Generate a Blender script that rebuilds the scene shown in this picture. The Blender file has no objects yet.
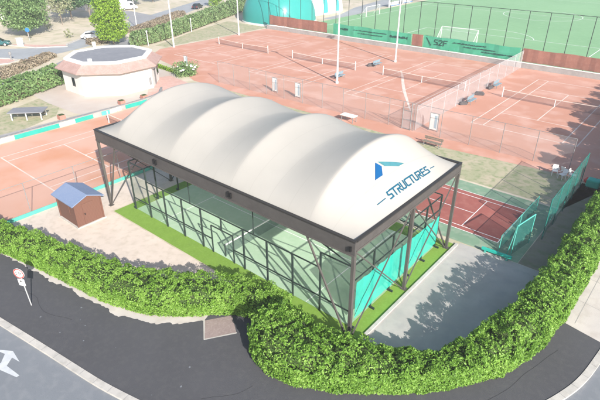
import bpy, math, random
import numpy as np
from mathutils import Vector, noise, Matrix

C = bpy.context.scene.collection
S = bpy.context.scene
rnd = random.Random(7)
rng = np.random.default_rng(7)
PI = math.pi

# ------------------------------------------------------------------ materials
def new_mat(name):
    m = bpy.data.materials.new(name); m.use_nodes = True
    nt = m.node_tree; nt.nodes.clear()
    out = nt.nodes.new('ShaderNodeOutputMaterial')
    return m, nt, out

def N(nt, t, **kw):
    n = nt.nodes.new(t)
    for k, v in kw.items():
        if k.startswith('i_'):
            n.inputs[k[2:].replace('_', ' ')].default_value = v
        else:
            setattr(n, k, v)
    return n

def rgba(c): return (c[0], c[1], c[2], 1.0)

def mat(name, c1, c2=None, scale=1.0, rough=0.8, detail=4, c3=None, scale3=20.0, amt3=0.3, bump=0.0, bscale=30.0,
        metal=0.0, spec=0.3, contrast=(0.35, 0.65)):
    """two colours blended by noise, an optional third in finer blotches, an optional bump"""
    m, nt, out = new_mat(name)
    b = N(nt, 'ShaderNodeBsdfPrincipled')
    b.inputs['Roughness'].default_value = rough
    b.inputs['Metallic'].default_value = metal
    b.inputs['Specular IOR Level'].default_value = spec
    tc = N(nt, 'ShaderNodeTexCoord')
    if c2 is None:
        c2 = tuple(x * 0.88 for x in c1)
    nz = N(nt, 'ShaderNodeTexNoise'); nz.inputs['Scale'].default_value = scale; nz.inputs['Detail'].default_value = detail
    nt.links.new(tc.outputs['Object'], nz.inputs['Vector'])
    rp = N(nt, 'ShaderNodeValToRGB')
    rp.color_ramp.elements[0].position = contrast[0]; rp.color_ramp.elements[1].position = contrast[1]
    rp.color_ramp.elements[0].color = rgba(c1); rp.color_ramp.elements[1].color = rgba(c2)
    nt.links.new(nz.outputs['Fac'], rp.inputs['Fac'])
    col = rp.outputs['Color']
    if c3 is not None:
        n3 = N(nt, 'ShaderNodeTexNoise'); n3.inputs['Scale'].default_value = scale3; n3.inputs['Detail'].default_value = 6
        nt.links.new(tc.outputs['Object'], n3.inputs['Vector'])
        mr = N(nt, 'ShaderNodeMapRange'); mr.inputs['From Min'].default_value = 0.48; mr.inputs['From Max'].default_value = 0.68
        mr.inputs['To Max'].default_value = amt3
        nt.links.new(n3.outputs['Fac'], mr.inputs['Value'])
        mx = N(nt, 'ShaderNodeMix', data_type='RGBA')
        nt.links.new(mr.outputs['Result'], mx.inputs['Factor'])
        nt.links.new(col, mx.inputs[6]); mx.inputs[7].default_value = rgba(c3)
        col = mx.outputs[2]
    nt.links.new(col, b.inputs['Base Color'])
    if bump > 0:
        nb = N(nt, 'ShaderNodeTexNoise'); nb.inputs['Scale'].default_value = bscale; nb.inputs['Detail'].default_value = 5
        nt.links.new(tc.outputs['Object'], nb.inputs['Vector'])
        bp = N(nt, 'ShaderNodeBump'); bp.inputs['Strength'].default_value = bump; bp.inputs['Distance'].default_value = 0.03
        nt.links.new(nb.outputs['Fac'], bp.inputs['Height']); nt.links.new(bp.outputs['Normal'], b.inputs['Normal'])
    nt.links.new(b.outputs['BSDF'], out.inputs['Surface'])
    return m

def leaf_mat(name, dark, mid, light, scale=1.5, trans=0.35):
    """leaf colours vary from leaf to leaf and from shoot to shoot"""
    m, nt, out = new_mat(name)
    g = N(nt, 'ShaderNodeNewGeometry'); tc = N(nt, 'ShaderNodeTexCoord')
    nz = N(nt, 'ShaderNodeTexNoise'); nz.inputs['Scale'].default_value = scale; nz.inputs['Detail'].default_value = 3
    nt.links.new(tc.outputs['Object'], nz.inputs['Vector'])
    ad = N(nt, 'ShaderNodeMath', operation='MULTIPLY_ADD'); ad.inputs[1].default_value = 0.55
    nt.links.new(g.outputs['Random Per Island'], ad.inputs[0])
    sb = N(nt, 'ShaderNodeMath', operation='SUBTRACT'); sb.inputs[1].default_value = 0.27
    nt.links.new(nz.outputs['Fac'], sb.inputs[0]); nt.links.new(sb.outputs[0], ad.inputs[2])
    rp = N(nt, 'ShaderNodeValToRGB')
    e = rp.color_ramp.elements
    e[0].position = 0.12; e[0].color = rgba(dark); e[1].position = 0.85; e[1].color = rgba(light)
    k = e.new(0.5); k.color = rgba(mid)
    nt.links.new(ad.outputs[0], rp.inputs['Fac'])
    d = N(nt, 'ShaderNodeBsdfPrincipled'); d.inputs['Roughness'].default_value = 0.5; d.inputs['Specular IOR Level'].default_value = 0.35
    nt.links.new(rp.outputs['Color'], d.inputs['Base Color'])
    t = N(nt, 'ShaderNodeBsdfTranslucent'); nt.links.new(rp.outputs['Color'], t.inputs['Color'])
    mx = N(nt, 'ShaderNodeMixShader'); mx.inputs[0].default_value = trans
    nt.links.new(d.outputs[0], mx.inputs[1]); nt.links.new(t.outputs[0], mx.inputs[2])
    nt.links.new(mx.outputs[0], out.inputs['Surface'])
    return m

def mesh_mat(name, col, cover=0.2, rough=0.7):
    """woven or wire mesh: the open part lets light through"""
    m, nt, out = new_mat(name)
    d = N(nt, 'ShaderNodeBsdfPrincipled'); d.inputs['Base Color'].default_value = rgba(col); d.inputs['Roughness'].default_value = rough
    t = N(nt, 'ShaderNodeBsdfTransparent')
    tc = N(nt, 'ShaderNodeTexCoord')
    nz = N(nt, 'ShaderNodeTexNoise'); nz.inputs['Scale'].default_value = 0.9
    nt.links.new(tc.outputs['Object'], nz.inputs['Vector'])
    mr = N(nt, 'ShaderNodeMapRange'); mr.inputs['To Min'].default_value = cover * 0.65; mr.inputs['To Max'].default_value = min(1, cover * 1.35)
    nt.links.new(nz.outputs['Fac'], mr.inputs['Value'])
    mx = N(nt, 'ShaderNodeMixShader')
    nt.links.new(mr.outputs['Result'], mx.inputs[0])
    nt.links.new(t.outputs[0], mx.inputs[1]); nt.links.new(d.outputs[0], mx.inputs[2])
    nt.links.new(mx.outputs[0], out.inputs['Surface'])
    return m

def glass_mat(name, tint):
    m, nt, out = new_mat(name)
    t = N(nt, 'ShaderNodeBsdfTransparent'); t.inputs['Color'].default_value = rgba(tint)
    g = N(nt, 'ShaderNodeBsdfGlossy'); g.inputs['Roughness'].default_value = 0.03
    lw = N(nt, 'ShaderNodeLayerWeight'); lw.inputs['Blend'].default_value = 0.5
    pw = N(nt, 'ShaderNodeMath', operation='POWER'); pw.inputs[1].default_value = 4.0
    nt.links.new(lw.outputs['Facing'], pw.inputs[0])
    ml = N(nt, 'ShaderNodeMath', operation='MULTIPLY_ADD'); ml.inputs[1].default_value = 0.5; ml.inputs[2].default_value = 0.03
    nt.links.new(pw.outputs[0], ml.inputs[0])
    mx = N(nt, 'ShaderNodeMixShader')
    nt.links.new(ml.outputs[0], mx.inputs[0]); nt.links.new(t.outputs[0], mx.inputs[1]); nt.links.new(g.outputs[0], mx.inputs[2])
    nt.links.new(mx.outputs[0], out.inputs['Surface'])
    return m

def membrane_mat(name, col, trans=0.12, rough=0.45, seam=0.0):
    """coated fabric with faint dust; seam > 0 adds welded seams that far apart along x"""
    m, nt, out = new_mat(name)
    d = N(nt, 'ShaderNodeBsdfPrincipled'); d.inputs['Roughness'].default_value = rough; d.inputs['Specular IOR Level'].default_value = 0.3
    tc = N(nt, 'ShaderNodeTexCoord')
    nz = N(nt, 'ShaderNodeTexNoise'); nz.inputs['Scale'].default_value = 0.5; nz.inputs['Detail'].default_value = 7
    nt.links.new(tc.outputs['Object'], nz.inputs['Vector'])
    rp = N(nt, 'ShaderNodeValToRGB')
    rp.color_ramp.elements[0].position = 0.3; rp.color_ramp.elements[1].position = 0.75
    rp.color_ramp.elements[0].color = rgba(col); rp.color_ramp.elements[1].color = rgba(tuple(x * 0.92 for x in col))
    nt.links.new(nz.outputs['Fac'], rp.inputs['Fac'])
    c = rp.outputs[0]
    if seam > 0:
        sx = N(nt, 'ShaderNodeSeparateXYZ'); nt.links.new(tc.outputs['Object'], sx.inputs[0])
        md = N(nt, 'ShaderNodeMath', operation='PINGPONG'); md.inputs[1].default_value = seam / 2; nt.links.new(sx.outputs[0], md.inputs[0])
        lt = N(nt, 'ShaderNodeMath', operation='LESS_THAN'); lt.inputs[1].default_value = 0.022; nt.links.new(md.outputs[0], lt.inputs[0])
        ml = N(nt, 'ShaderNodeMath', operation='MULTIPLY'); ml.inputs[1].default_value = 0.5; nt.links.new(lt.outputs[0], ml.inputs[0])
        mx2 = N(nt, 'ShaderNodeMix', data_type='RGBA'); nt.links.new(ml.outputs[0], mx2.inputs['Factor'])
        nt.links.new(c, mx2.inputs[6]); mx2.inputs[7].default_value = rgba(tuple(x * 0.82 for x in col)); c = mx2.outputs[2]
    nt.links.new(c, d.inputs['Base Color'])
    t = N(nt, 'ShaderNodeBsdfTranslucent'); t.inputs['Color'].default_value = rgba(col)
    mx = N(nt, 'ShaderNodeMixShader'); mx.inputs[0].default_value = trans
    nt.links.new(d.outputs[0], mx.inputs[1]); nt.links.new(t.outputs[0], mx.inputs[2]); nt.links.new(mx.outputs[0], out.inputs['Surface'])
    return m

def brick_mat(name, c1, c2, mortar, scale=3.0, bw=0.5, rh=0.25):
    m, nt, out = new_mat(name)
    b = N(nt, 'ShaderNodeBsdfPrincipled'); b.inputs['Roughness'].default_value = 0.85
    tc = N(nt, 'ShaderNodeTexCoord')
    br = N(nt, 'ShaderNodeTexBrick'); br.inputs['Scale'].default_value = scale
    br.inputs['Color1'].default_value = rgba(c1); br.inputs['Color2'].default_value = rgba(c2); br.inputs['Mortar'].default_value = rgba(mortar)
    br.inputs['Brick Width'].default_value = bw; br.inputs['Row Height'].default_value = rh
    nt.links.new(tc.outputs['Object'], br.inputs['Vector']); nt.links.new(br.outputs['Color'], b.inputs['Base Color'])
    nt.links.new(b.outputs[0], out.inputs['Surface'])
    return m

def stripe_mat(name, c1, c2, scale, axis='Y', width=0.5, rough=0.5):
    m, nt, out = new_mat(name)
    b = N(nt, 'ShaderNodeBsdfPrincipled'); b.inputs['Roughness'].default_value = rough
    tc = N(nt, 'ShaderNodeTexCoord'); w = N(nt, 'ShaderNodeTexWave'); w.bands_direction = axis
    w.inputs['Scale'].default_value = scale
    rp = N(nt, 'ShaderNodeValToRGB'); rp.color_ramp.interpolation = 'CONSTANT'
    rp.color_ramp.elements[0].color = rgba(c1); rp.color_ramp.elements[1].color = rgba(c2); rp.color_ramp.elements[1].position = width
    nt.links.new(tc.outputs['Object'], w.inputs['Vector']); nt.links.new(w.outputs['Fac'], rp.inputs['Fac'])
    nt.links.new(rp.outputs[0], b.inputs['Base Color']); nt.links.new(b.outputs[0], out.inputs['Surface'])
    return m

M = {}
M['ground'] = mat('dry_earth', (0.60, 0.52, 0.42), (0.50, 0.44, 0.33), 0.12, 0.95, 6, (0.30, 0.31, 0.16), 0.45, 0.55, 0.3, 8)
M['sand'] = mat('pale_sand', (0.63, 0.54, 0.465), (0.57, 0.49, 0.42), 0.7, 0.95, 6, (0.42, 0.36, 0.28), 2.2, 0.4, 0.3, 20)
M['verge'] = mat('dry_grass', (0.34, 0.34, 0.21), (0.45, 0.39, 0.28), 0.6, 0.95, 7, (0.20, 0.26, 0.12), 1.8, 0.8, 0.6, 18)
M['clay'] = mat('clay', (0.53, 0.275, 0.205), (0.49, 0.235, 0.16), 0.10, 0.95, 7, (0.60, 0.37, 0.30), 0.35, 0.7, 0.2, 40)
M['clay2'] = mat('pale_clay', (0.62, 0.37, 0.285), (0.585, 0.325, 0.235), 0.16, 0.95, 6, (0.55, 0.25, 0.14), 0.16, 0.75, 0.2, 40)
M['line'] = mat('line_paint', (0.72, 0.62, 0.55), (0.64, 0.48, 0.41), 0.9, 0.8)
M['line_white'] = mat('white_line_paint', (0.82, 0.82, 0.80), (0.75, 0.76, 0.74), 2.0, 0.8)
M['road_paint'] = mat('worn_road_paint', (0.55, 0.57, 0.58), (0.46, 0.48, 0.50), 3.0, 0.8)
M['turf_court'] = mat('court_turf', (0.395, 0.55, 0.385), (0.365, 0.52, 0.355), 0.8, 0.9, 5, (0.48, 0.59, 0.46), 3, 0.4, 0.2, 80)
M['turf'] = mat('bright_turf', (0.18, 0.31, 0.045), (0.16, 0.28, 0.04), 1.5, 0.95, 5, (0.21, 0.34, 0.07), 8, 0.6, 0.4, 90)
M['pitch'] = mat('football_turf', (0.21, 0.40, 0.20), (0.185, 0.365, 0.18), 0.06, 0.95, 5, (0.24, 0.43, 0.23), 0.7, 0.5, 0.2, 20)
M['hard_red'] = mat('red_hard_court', (0.33, 0.105, 0.085), (0.28, 0.09, 0.075), 0.4, 0.85, 5, (0.38, 0.15, 0.12), 1.2, 0.6, 0.1, 40)
M['hard_green'] = mat('green_hard_court', (0.20, 0.31, 0.21), (0.17, 0.27, 0.18), 0.5, 0.85, 5, (0.30, 0.36, 0.27), 1.5, 0.7, 0.1, 40)
M['asphalt'] = mat('dark_asphalt', (0.082, 0.082, 0.090), (0.076, 0.076, 0.083), 0.35, 0.9, 7, (0.108, 0.106, 0.108), 4.0, 0.35, 0.6, 60)
M['crack'] = mat('sealed_crack', (0.045, 0.045, 0.049), None, 4, 0.8)
M['road'] = mat('worn_road', (0.19, 0.205, 0.225), (0.18, 0.194, 0.214), 0.4, 0.9, 7, (0.235, 0.245, 0.26), 2.2, 0.5, 0.4, 60)
M['road_far'] = mat('pale_road', (0.30, 0.30, 0.31), (0.26, 0.26, 0.275), 0.2, 0.9, 5, (0.36, 0.35, 0.34), 0.6, 0.6)
M['road_blue'] = mat('grey_blue_road', (0.34, 0.355, 0.37), (0.30, 0.315, 0.33), 0.2, 0.9, 5, (0.27, 0.28, 0.29), 0.8, 0.5)
M['kerb'] = mat('kerb_concrete', (0.52, 0.49, 0.45), (0.44, 0.42, 0.39), 1.2, 0.9, 6, (0.33, 0.31, 0.28), 3, 0.5, 0.3, 30)
M['concrete'] = mat('pale_concrete', (0.44, 0.42, 0.39), (0.38, 0.36, 0.335), 0.6, 0.9, 7, (0.34, 0.33, 0.32), 1.3, 0.7, 0.3, 30)
M['pave'] = mat('light_paving', (0.56, 0.51, 0.47), (0.50, 0.46, 0.43), 0.5, 0.9, 6, (0.42, 0.37, 0.33), 1.3, 0.6, 0.3, 30)
M['terrace'] = mat('terrace_paving', (0.52, 0.465, 0.415), (0.47, 0.395, 0.345), 0.3, 0.9, 6, (0.5, 0.42, 0.36), 1.4, 0.6)
M['pink_pave'] = mat('pink_paving', (0.56, 0.36, 0.31), (0.52, 0.32, 0.27), 0.6, 0.9, 6, (0.6, 0.45, 0.4), 2.0, 0.6)
M['earth'] = mat('shaded_earth', (0.21, 0.19, 0.15), (0.27, 0.24, 0.19), 0.8, 0.95, 6, (0.15, 0.17, 0.09), 1.6, 0.7, 0.3, 20)  # earth colour darkened to paint in the hedge shade along this strip
M['slab'] = mat('brown_slab', (0.30, 0.235, 0.215), (0.26, 0.20, 0.185), 2.5, 0.9, 6, (0.36, 0.30, 0.28), 9, 0.6, 0.3, 40)
M['membrane'] = membrane_mat('white_membrane', (0.495, 0.47, 0.435), 0.25, 0.6, 1.43)
M['rim'] = mat('black_rim', (0.035, 0.033, 0.032), None, 3, 0.5)
M['fascia'] = mat('grey_brown_fascia', (0.080, 0.074, 0.071), (0.068, 0.062, 0.060), 0.7, 0.5, 5, (0.095, 0.088, 0.085), 4, 0.4)
M['column'] = mat('grey_brown_steel', (0.095, 0.087, 0.081), (0.08, 0.073, 0.068), 1.5, 0.45, 4, None)
M['dark_steel'] = mat('dark_green_steel', (0.022, 0.034, 0.032), (0.03, 0.045, 0.04), 3, 0.45)
M['black'] = mat('black_plastic', (0.015, 0.015, 0.016), None, 4, 0.5)
M['turquoise'] = mat('turquoise_fabric', (0.02, 0.42, 0.33), (0.016, 0.37, 0.295), 1.0, 0.7, 4, (0.05, 0.47, 0.38), 3, 0.5)
M['turq_banner'] = mat('turquoise_banner', (0.02, 0.29, 0.235), (0.025, 0.33, 0.27), 1.0, 0.7)
M['turq_pale'] = mat('faded_turquoise', (0.07, 0.36, 0.30), (0.10, 0.40, 0.34), 1.0, 0.7)
M['teal_post'] = mat('teal_post_paint', (0.02, 0.17, 0.145), None, 2, 0.5)
M['green_banner'] = mat('green_banner', (0.05, 0.31, 0.18), (0.06, 0.34, 0.21), 0.5, 0.7, 4, (0.09, 0.37, 0.25), 1.5, 0.5)
M['banner_ink'] = mat('dark_print', (0.012, 0.06, 0.05), None, 3, 0.7)
M['brown_panel'] = mat('brown_windbreak', (0.29, 0.13, 0.095), (0.25, 0.11, 0.08), 0.7, 0.8, 4, (0.33, 0.17, 0.13), 2.5, 0.5)
M['white'] = mat('white_paint', (0.80, 0.79, 0.77), (0.74, 0.73, 0.71), 1.2, 0.6)
M['wall_white'] = mat('white_render', (0.66, 0.635, 0.60), (0.61, 0.58, 0.545), 0.6, 0.85, 5, (0.70, 0.66, 0.62), 2, 0.5)
M['white_metal'] = mat('white_metal', (0.78, 0.77, 0.75), (0.70, 0.69, 0.67), 2, 0.4)
M['wall_grey'] = mat('grey_wall', (0.36, 0.34, 0.33), (0.30, 0.29, 0.28), 0.8, 0.9, 6, (0.42, 0.40, 0.38), 3, 0.5)
M['steel_grey'] = mat('grey_steel', (0.26, 0.26, 0.26), (0.20, 0.20, 0.20), 3, 0.5)
M['brown_wood'] = stripe_mat('stained_planks', (0.155, 0.072, 0.05), (0.12, 0.055, 0.04), 3.2, 'Z', 0.72, 0.7)
M['blue_roof'] = mat('blue_roofing', (0.16, 0.215, 0.34), (0.19, 0.24, 0.355), 0.8, 0.8, 5, (0.22, 0.265, 0.36), 9, 0.5)
M['flat_roof'] = mat('grey_flat_roof', (0.20, 0.205, 0.225), (0.23, 0.235, 0.255), 0.4, 0.8, 5, (0.27, 0.27, 0.285), 1.5, 0.5)
M['tile_roof'] = mat('pink_roof_tiles', (0.42, 0.285, 0.255), (0.36, 0.235, 0.205), 1.6, 0.9, 7, (0.29, 0.20, 0.18), 6, 0.6, 0.6, 14)
M['brick'] = brick_mat('red_bricks', (0.42, 0.17, 0.12), (0.36, 0.14, 0.10), (0.45, 0.40, 0.35), 4)
M['wood'] = mat('grey_wood', (0.24, 0.20, 0.16), (0.18, 0.15, 0.12), 4, 0.8)
M['blue'] = mat('logo_blue', (0.002, 0.075, 0.22), None, 3, 0.5)
M['teal'] = mat('logo_teal', (0.05, 0.18, 0.215), None, 3, 0.5)
M['ink'] = mat('logo_petrol', (0.005, 0.085, 0.15), None, 3, 0.5)
M['off_white'] = mat('bright_white_print', (0.66, 0.66, 0.66), (0.64, 0.64, 0.64), 3, 0.5)
M['red'] = mat('sign_red', (0.50, 0.05, 0.04), None, 3, 0.4)
M['sign_white'] = mat('sign_white', (0.80, 0.80, 0.79), (0.76, 0.75, 0.74), 3, 0.35)
M['sign_blue'] = mat('sign_blue', (0.03, 0.17, 0.48), None, 3, 0.4)
M['galv'] = mat('galvanised', (0.52, 0.53, 0.54), (0.46, 0.47, 0.48), 4, 0.4, metal=0.3)
M['glass'] = glass_mat('clear_glass', (0.97, 0.985, 0.975))
M['mesh_dark'] = mesh_mat('dark_wire_mesh', (0.03, 0.05, 0.045), 0.06)
M['mesh_grey'] = mesh_mat('grey_wire_mesh', (0.48, 0.46, 0.46), 0.16)
M['mesh_light'] = mesh_mat('pale_wire_mesh', (0.55, 0.52, 0.53), 0.30)
M['mesh_tall'] = mesh_mat('ball_stop_net', (0.06, 0.09, 0.08), 0.045)
M['mesh_turq'] = mesh_mat('turquoise_netting', (0.014, 0.17, 0.145), 0.44)
M['windscreen'] = mesh_mat('turquoise_windscreen', (0.02, 0.42, 0.335), 0.78)
M['net'] = mesh_mat('tennis_net_cord', (0.20, 0.12, 0.11), 0.38)
M['net_padel'] = mesh_mat('padel_net_cord', (0.06, 0.10, 0.09), 0.45)
M['goal_net'] = mesh_mat('goal_net_cord', (0.7, 0.7, 0.7), 0.12)
M['leaf_hedge'] = leaf_mat('laurel_leaves', (0.10, 0.21, 0.026), (0.19, 0.36, 0.045), (0.32, 0.50, 0.11), 1.3, 0.35)
M['leaf_tall'] = leaf_mat('glossy_laurel_leaves', (0.09, 0.195, 0.024), (0.175, 0.345, 0.044), (0.31, 0.49, 0.105), 1.1, 0.35)
M['leaf_lime'] = leaf_mat('lime_leaves', (0.15, 0.27, 0.025), (0.25, 0.41, 0.03), (0.36, 0.52, 0.06), 1.0, 0.4)
M['leaf_mid'] = leaf_mat('mid_green_leaves', (0.10, 0.19, 0.06), (0.18, 0.30, 0.10), (0.27, 0.39, 0.16), 0.8, 0.35)
M['leaf_dark'] = leaf_mat('dark_green_leaves', (0.05, 0.12, 0.045), (0.10, 0.20, 0.08), (0.17, 0.28, 0.12), 0.8, 0.3)
M['leaf_pale'] = leaf_mat('pale_leaves', (0.22, 0.26, 0.13), (0.34, 0.36, 0.20), (0.45, 0.46, 0.30), 0.8, 0.35)
M['leaf_conifer'] = leaf_mat('hedge_sprays', (0.10, 0.18, 0.06), (0.19, 0.29, 0.11), (0.29, 0.38, 0.18), 0.7, 0.3)
M['leaf_brown'] = leaf_mat('brown_hedge_leaves', (0.20, 0.15, 0.10), (0.30, 0.24, 0.17), (0.40, 0.34, 0.24), 0.5, 0.25)
M['twig'] = mat('twigs', (0.040, 0.078, 0.018), (0.052, 0.075, 0.024), 2, 0.9)
M['twig_pale'] = mat('pale_twigs', (0.10, 0.11, 0.05), (0.14, 0.11, 0.07), 2, 0.9)
M['bark'] = mat('grey_bark', (0.26, 0.22, 0.18), (0.18, 0.15, 0.12), 3, 0.9)
M['flower'] = mat('white_flowers', (0.8, 0.78, 0.78), None, 3, 0.7)
M['dome'] = membrane_mat('turquoise_dome_membrane', (0.04, 0.34, 0.315), 0.10, 0.28)
M['dome_white'] = stripe_mat('striped_dome_membrane', (0.84, 0.84, 0.83), (0.05, 0.42, 0.42), 0.062, 'Y', 0.80, 0.4)
M['car_teal'] = mat('teal_car_paint', (0.015, 0.10, 0.11), None, 2, 0.25, spec=0.6)
M['car_white'] = mat('white_car_paint', (0.78, 0.78, 0.78), None, 2, 0.25, spec=0.6)
M['car_dark'] = mat('charcoal_car_paint', (0.03, 0.03, 0.035), None, 2, 0.25, spec=0.6)
M['car_glass'] = mat('tinted_windows', (0.02, 0.025, 0.03), None, 2, 0.08, spec=0.7)
M['rubber'] = mat('tyre_rubber', (0.02, 0.02, 0.02), None, 5, 0.85)
M['lamp_lens'] = mat('lamp_lens', (0.75, 0.75, 0.72), None, 5, 0.15, spec=0.7)
M['tail_lens'] = mat('red_lens', (0.45, 0.02, 0.02), None, 5, 0.2, spec=0.7)
M['cloth_blue'] = mat('blue_grey_plastic', (0.16, 0.24, 0.29), (0.22, 0.29, 0.33), 2, 0.5)
M['dark_cloth'] = mat('dark_bag', (0.07, 0.065, 0.07), (0.10, 0.09, 0.09), 5, 0.8)
M['panel_blue'] = mat('pale_blue_panel', (0.36, 0.47, 0.54), (0.30, 0.42, 0.50), 1.5, 0.5)

# ------------------------------------------------------------------ geometry helpers
WORLD = {}
def wl(o): return WORLD.get(o.name, Vector((0, 0, 0)))

class MB:
    def __init__(s): s.v = []; s.f = []
    def add(s, vs, fs):
        b = len(s.v); s.v += [tuple(map(float, v)) for v in vs]; s.f += [tuple(b + i for i in f) for f in fs]; return s
    def box(s, x0, x1, y0, y1, z0, z1):
        vs = [(x0, y0, z0), (x1, y0, z0), (x1, y1, z0), (x0, y1, z0), (x0, y0, z1), (x1, y0, z1), (x1, y1, z1), (x0, y1, z1)]
        return s.add(vs, [(0, 3, 2, 1), (4, 5, 6, 7), (0, 1, 5, 4), (1, 2, 6, 5), (2, 3, 7, 6), (3, 0, 4, 7)])
    def obox(s, c, sx, sy, z0, z1, rz=0.0):
        cs, sn = math.cos(rz), math.sin(rz)
        P = [(-sx / 2, -sy / 2), (sx / 2, -sy / 2), (sx / 2, sy / 2), (-sx / 2, sy / 2)]
        return s.prism([(c[0] + cs * a - sn * b, c[1] + sn * a + cs * b) for a, b in P], z0, z1)
    def prism(s, poly, z0, z1):
        n = len(poly)
        vs = [(x, y, z0) for x, y in poly] + [(x, y, z1) for x, y in poly]
        fs = [tuple(reversed(range(n))), tuple(range(n, 2 * n))] + [(i, (i + 1) % n, n + (i + 1) % n, n + i) for i in range(n)]
        return s.add(vs, fs)
    def bar(s, p0, p1, w, h=None):
        h = h or w
        p0, p1 = Vector(p0), Vector(p1); d = (p1 - p0).normalized()
        up = Vector((0, 0, 1)) if abs(d.z) < 0.95 else Vector((0, 1, 0))
        r = d.cross(up).normalized() * (w / 2); u = r.cross(d).normalized() * (h / 2)
        vs = [p + a * r + b * u for p in (p0, p1) for a, b in ((-1, -1), (1, -1), (1, 1), (-1, 1))]
        return s.add(vs, [(0, 1, 2, 3), (7, 6, 5, 4), (0, 4, 5, 1), (1, 5, 6, 2), (2, 6, 7, 3), (3, 7, 4, 0)])
    def tube(s, p0, p1, r0, r1=None, n=8):
        r1 = r0 if r1 is None else r1
        p0, p1 = Vector(p0), Vector(p1); d = (p1 - p0).normalized()
        up = Vector((0, 0, 1)) if abs(d.z) < 0.95 else Vector((1, 0, 0))
        a = d.cross(up).normalized(); b = a.cross(d).normalized()
        vs = []
        for p, r in ((p0, r0), (p1, r1)):
            for i in range(n):
                t = 2 * PI * i / n; vs.append(p + r * (math.cos(t) * a + math.sin(t) * b))
        fs = [(i, (i + 1) % n, n + (i + 1) % n, n + i) for i in range(n)] + [tuple(reversed(range(n))), tuple(range(n, 2 * n))]
        return s.add(vs, fs)
    def path(s, pts, radii, n=7):
        for i in range(len(pts) - 1): s.tube(pts[i], pts[i + 1], radii[i], radii[i + 1], n)
        return s
    def quad(s, a, b, c, d): return s.add([a, b, c, d], [(0, 1, 2, 3)])
    def poly(s, pts): return s.add(pts, [tuple(range(len(pts)))])
    def strip(s, pts, w, z, closed=False):
        """a flat band of width w along a ground line"""
        n = len(pts); P = [Vector((p[0], p[1], 0)) for p in pts]
        L, R = [], []
        for i in range(n):
            a = P[(i - 1) % n] if (closed or i > 0) else P[i]
            b = P[(i + 1) % n] if (closed or i < n - 1) else P[i]
            d = (b - a).normalized(); nn = Vector((-d.y, d.x, 0)) * (w / 2)
            L.append((P[i].x + nn.x, P[i].y + nn.y, z)); R.append((P[i].x - nn.x, P[i].y - nn.y, z))
        m = n if closed else n - 1
        for i in range(m):
            j = (i + 1) % n; s.quad(R[i], R[j], L[j], L[i])
        return s
    def build(s, name, m, parent=None, loc=None, smooth=False, bevel=0.0):
        me = bpy.data.meshes.new(name)
        off = Vector((0, 0, 0))
        if parent is not None: off = wl(parent)
        elif loc is not None: off = Vector(loc)
        me.from_pydata([(v[0] - off.x, v[1] - off.y, v[2] - off.z) for v in s.v], [], s.f)
        me.materials.append(M[m] if isinstance(m, str) else m)
        if smooth: me.polygons.foreach_set('use_smooth', [True] * len(me.polygons))
        me.update()
        o = bpy.data.objects.new(name, me); C.objects.link(o)
        if parent is not None:
            o.parent = parent; WORLD[o.name] = off
        else:
            o.location = off; WORLD[o.name] = off
        if bevel > 0:
            b = o.modifiers.new('bevel', 'BEVEL'); b.width = bevel; b.segments = 2; b.limit_method = 'ANGLE'
        return o

def tag(o, label=None, cat=None, group=None, kind=None):
    if label: o['label'] = label
    if cat: o['category'] = cat
    if group: o['group'] = group
    if kind: o['kind'] = kind
    return o

def thing(name, label, cat, loc=(0, 0, 0), group=None):
    o = bpy.data.objects.new(name, None); C.objects.link(o); o.location = loc; o.empty_display_size = 0.3
    WORLD[o.name] = Vector(loc)
    return tag(o, label, cat, group)

def kids(o): return [c for c in bpy.data.objects if c.parent == o]
def copy_tree(o, loc, rz=0.0, label=None, parent=None):
    c = o.copy(); C.objects.link(c)
    if parent is not None: c.parent = parent
    else:
        c.location = loc; c.rotation_euler = (0, 0, rz)
        if label: c['label'] = label
    for k in kids(o): copy_tree(k, None, 0, None, c)
    return c

def ground(name, poly, z, m, rag=0.0):
    mb = MB(); mb.poly([(p[0], p[1], z) for p in poly])
    o = mb.build(name, m); return tag(o, kind='structure')

def smooth_line(pts, n=8):
    """Catmull-Rom through the points"""
    P = [np.array(p, float) for p in pts]; P = [2 * P[0] - P[1]] + P + [2 * P[-1] - P[-2]]
    out = []
    for i in range(1, len(P) - 2):
        for k in range(n):
            t = k / n; a, b, c, d = P[i - 1:i + 3]
            out.append(0.5 * ((2 * b) + (-a + c) * t + (2 * a - 5 * b + 4 * c - d) * t * t + (-a + 3 * b - 3 * c + d) * t ** 3))
    out.append(P[-2]); return out

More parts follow.
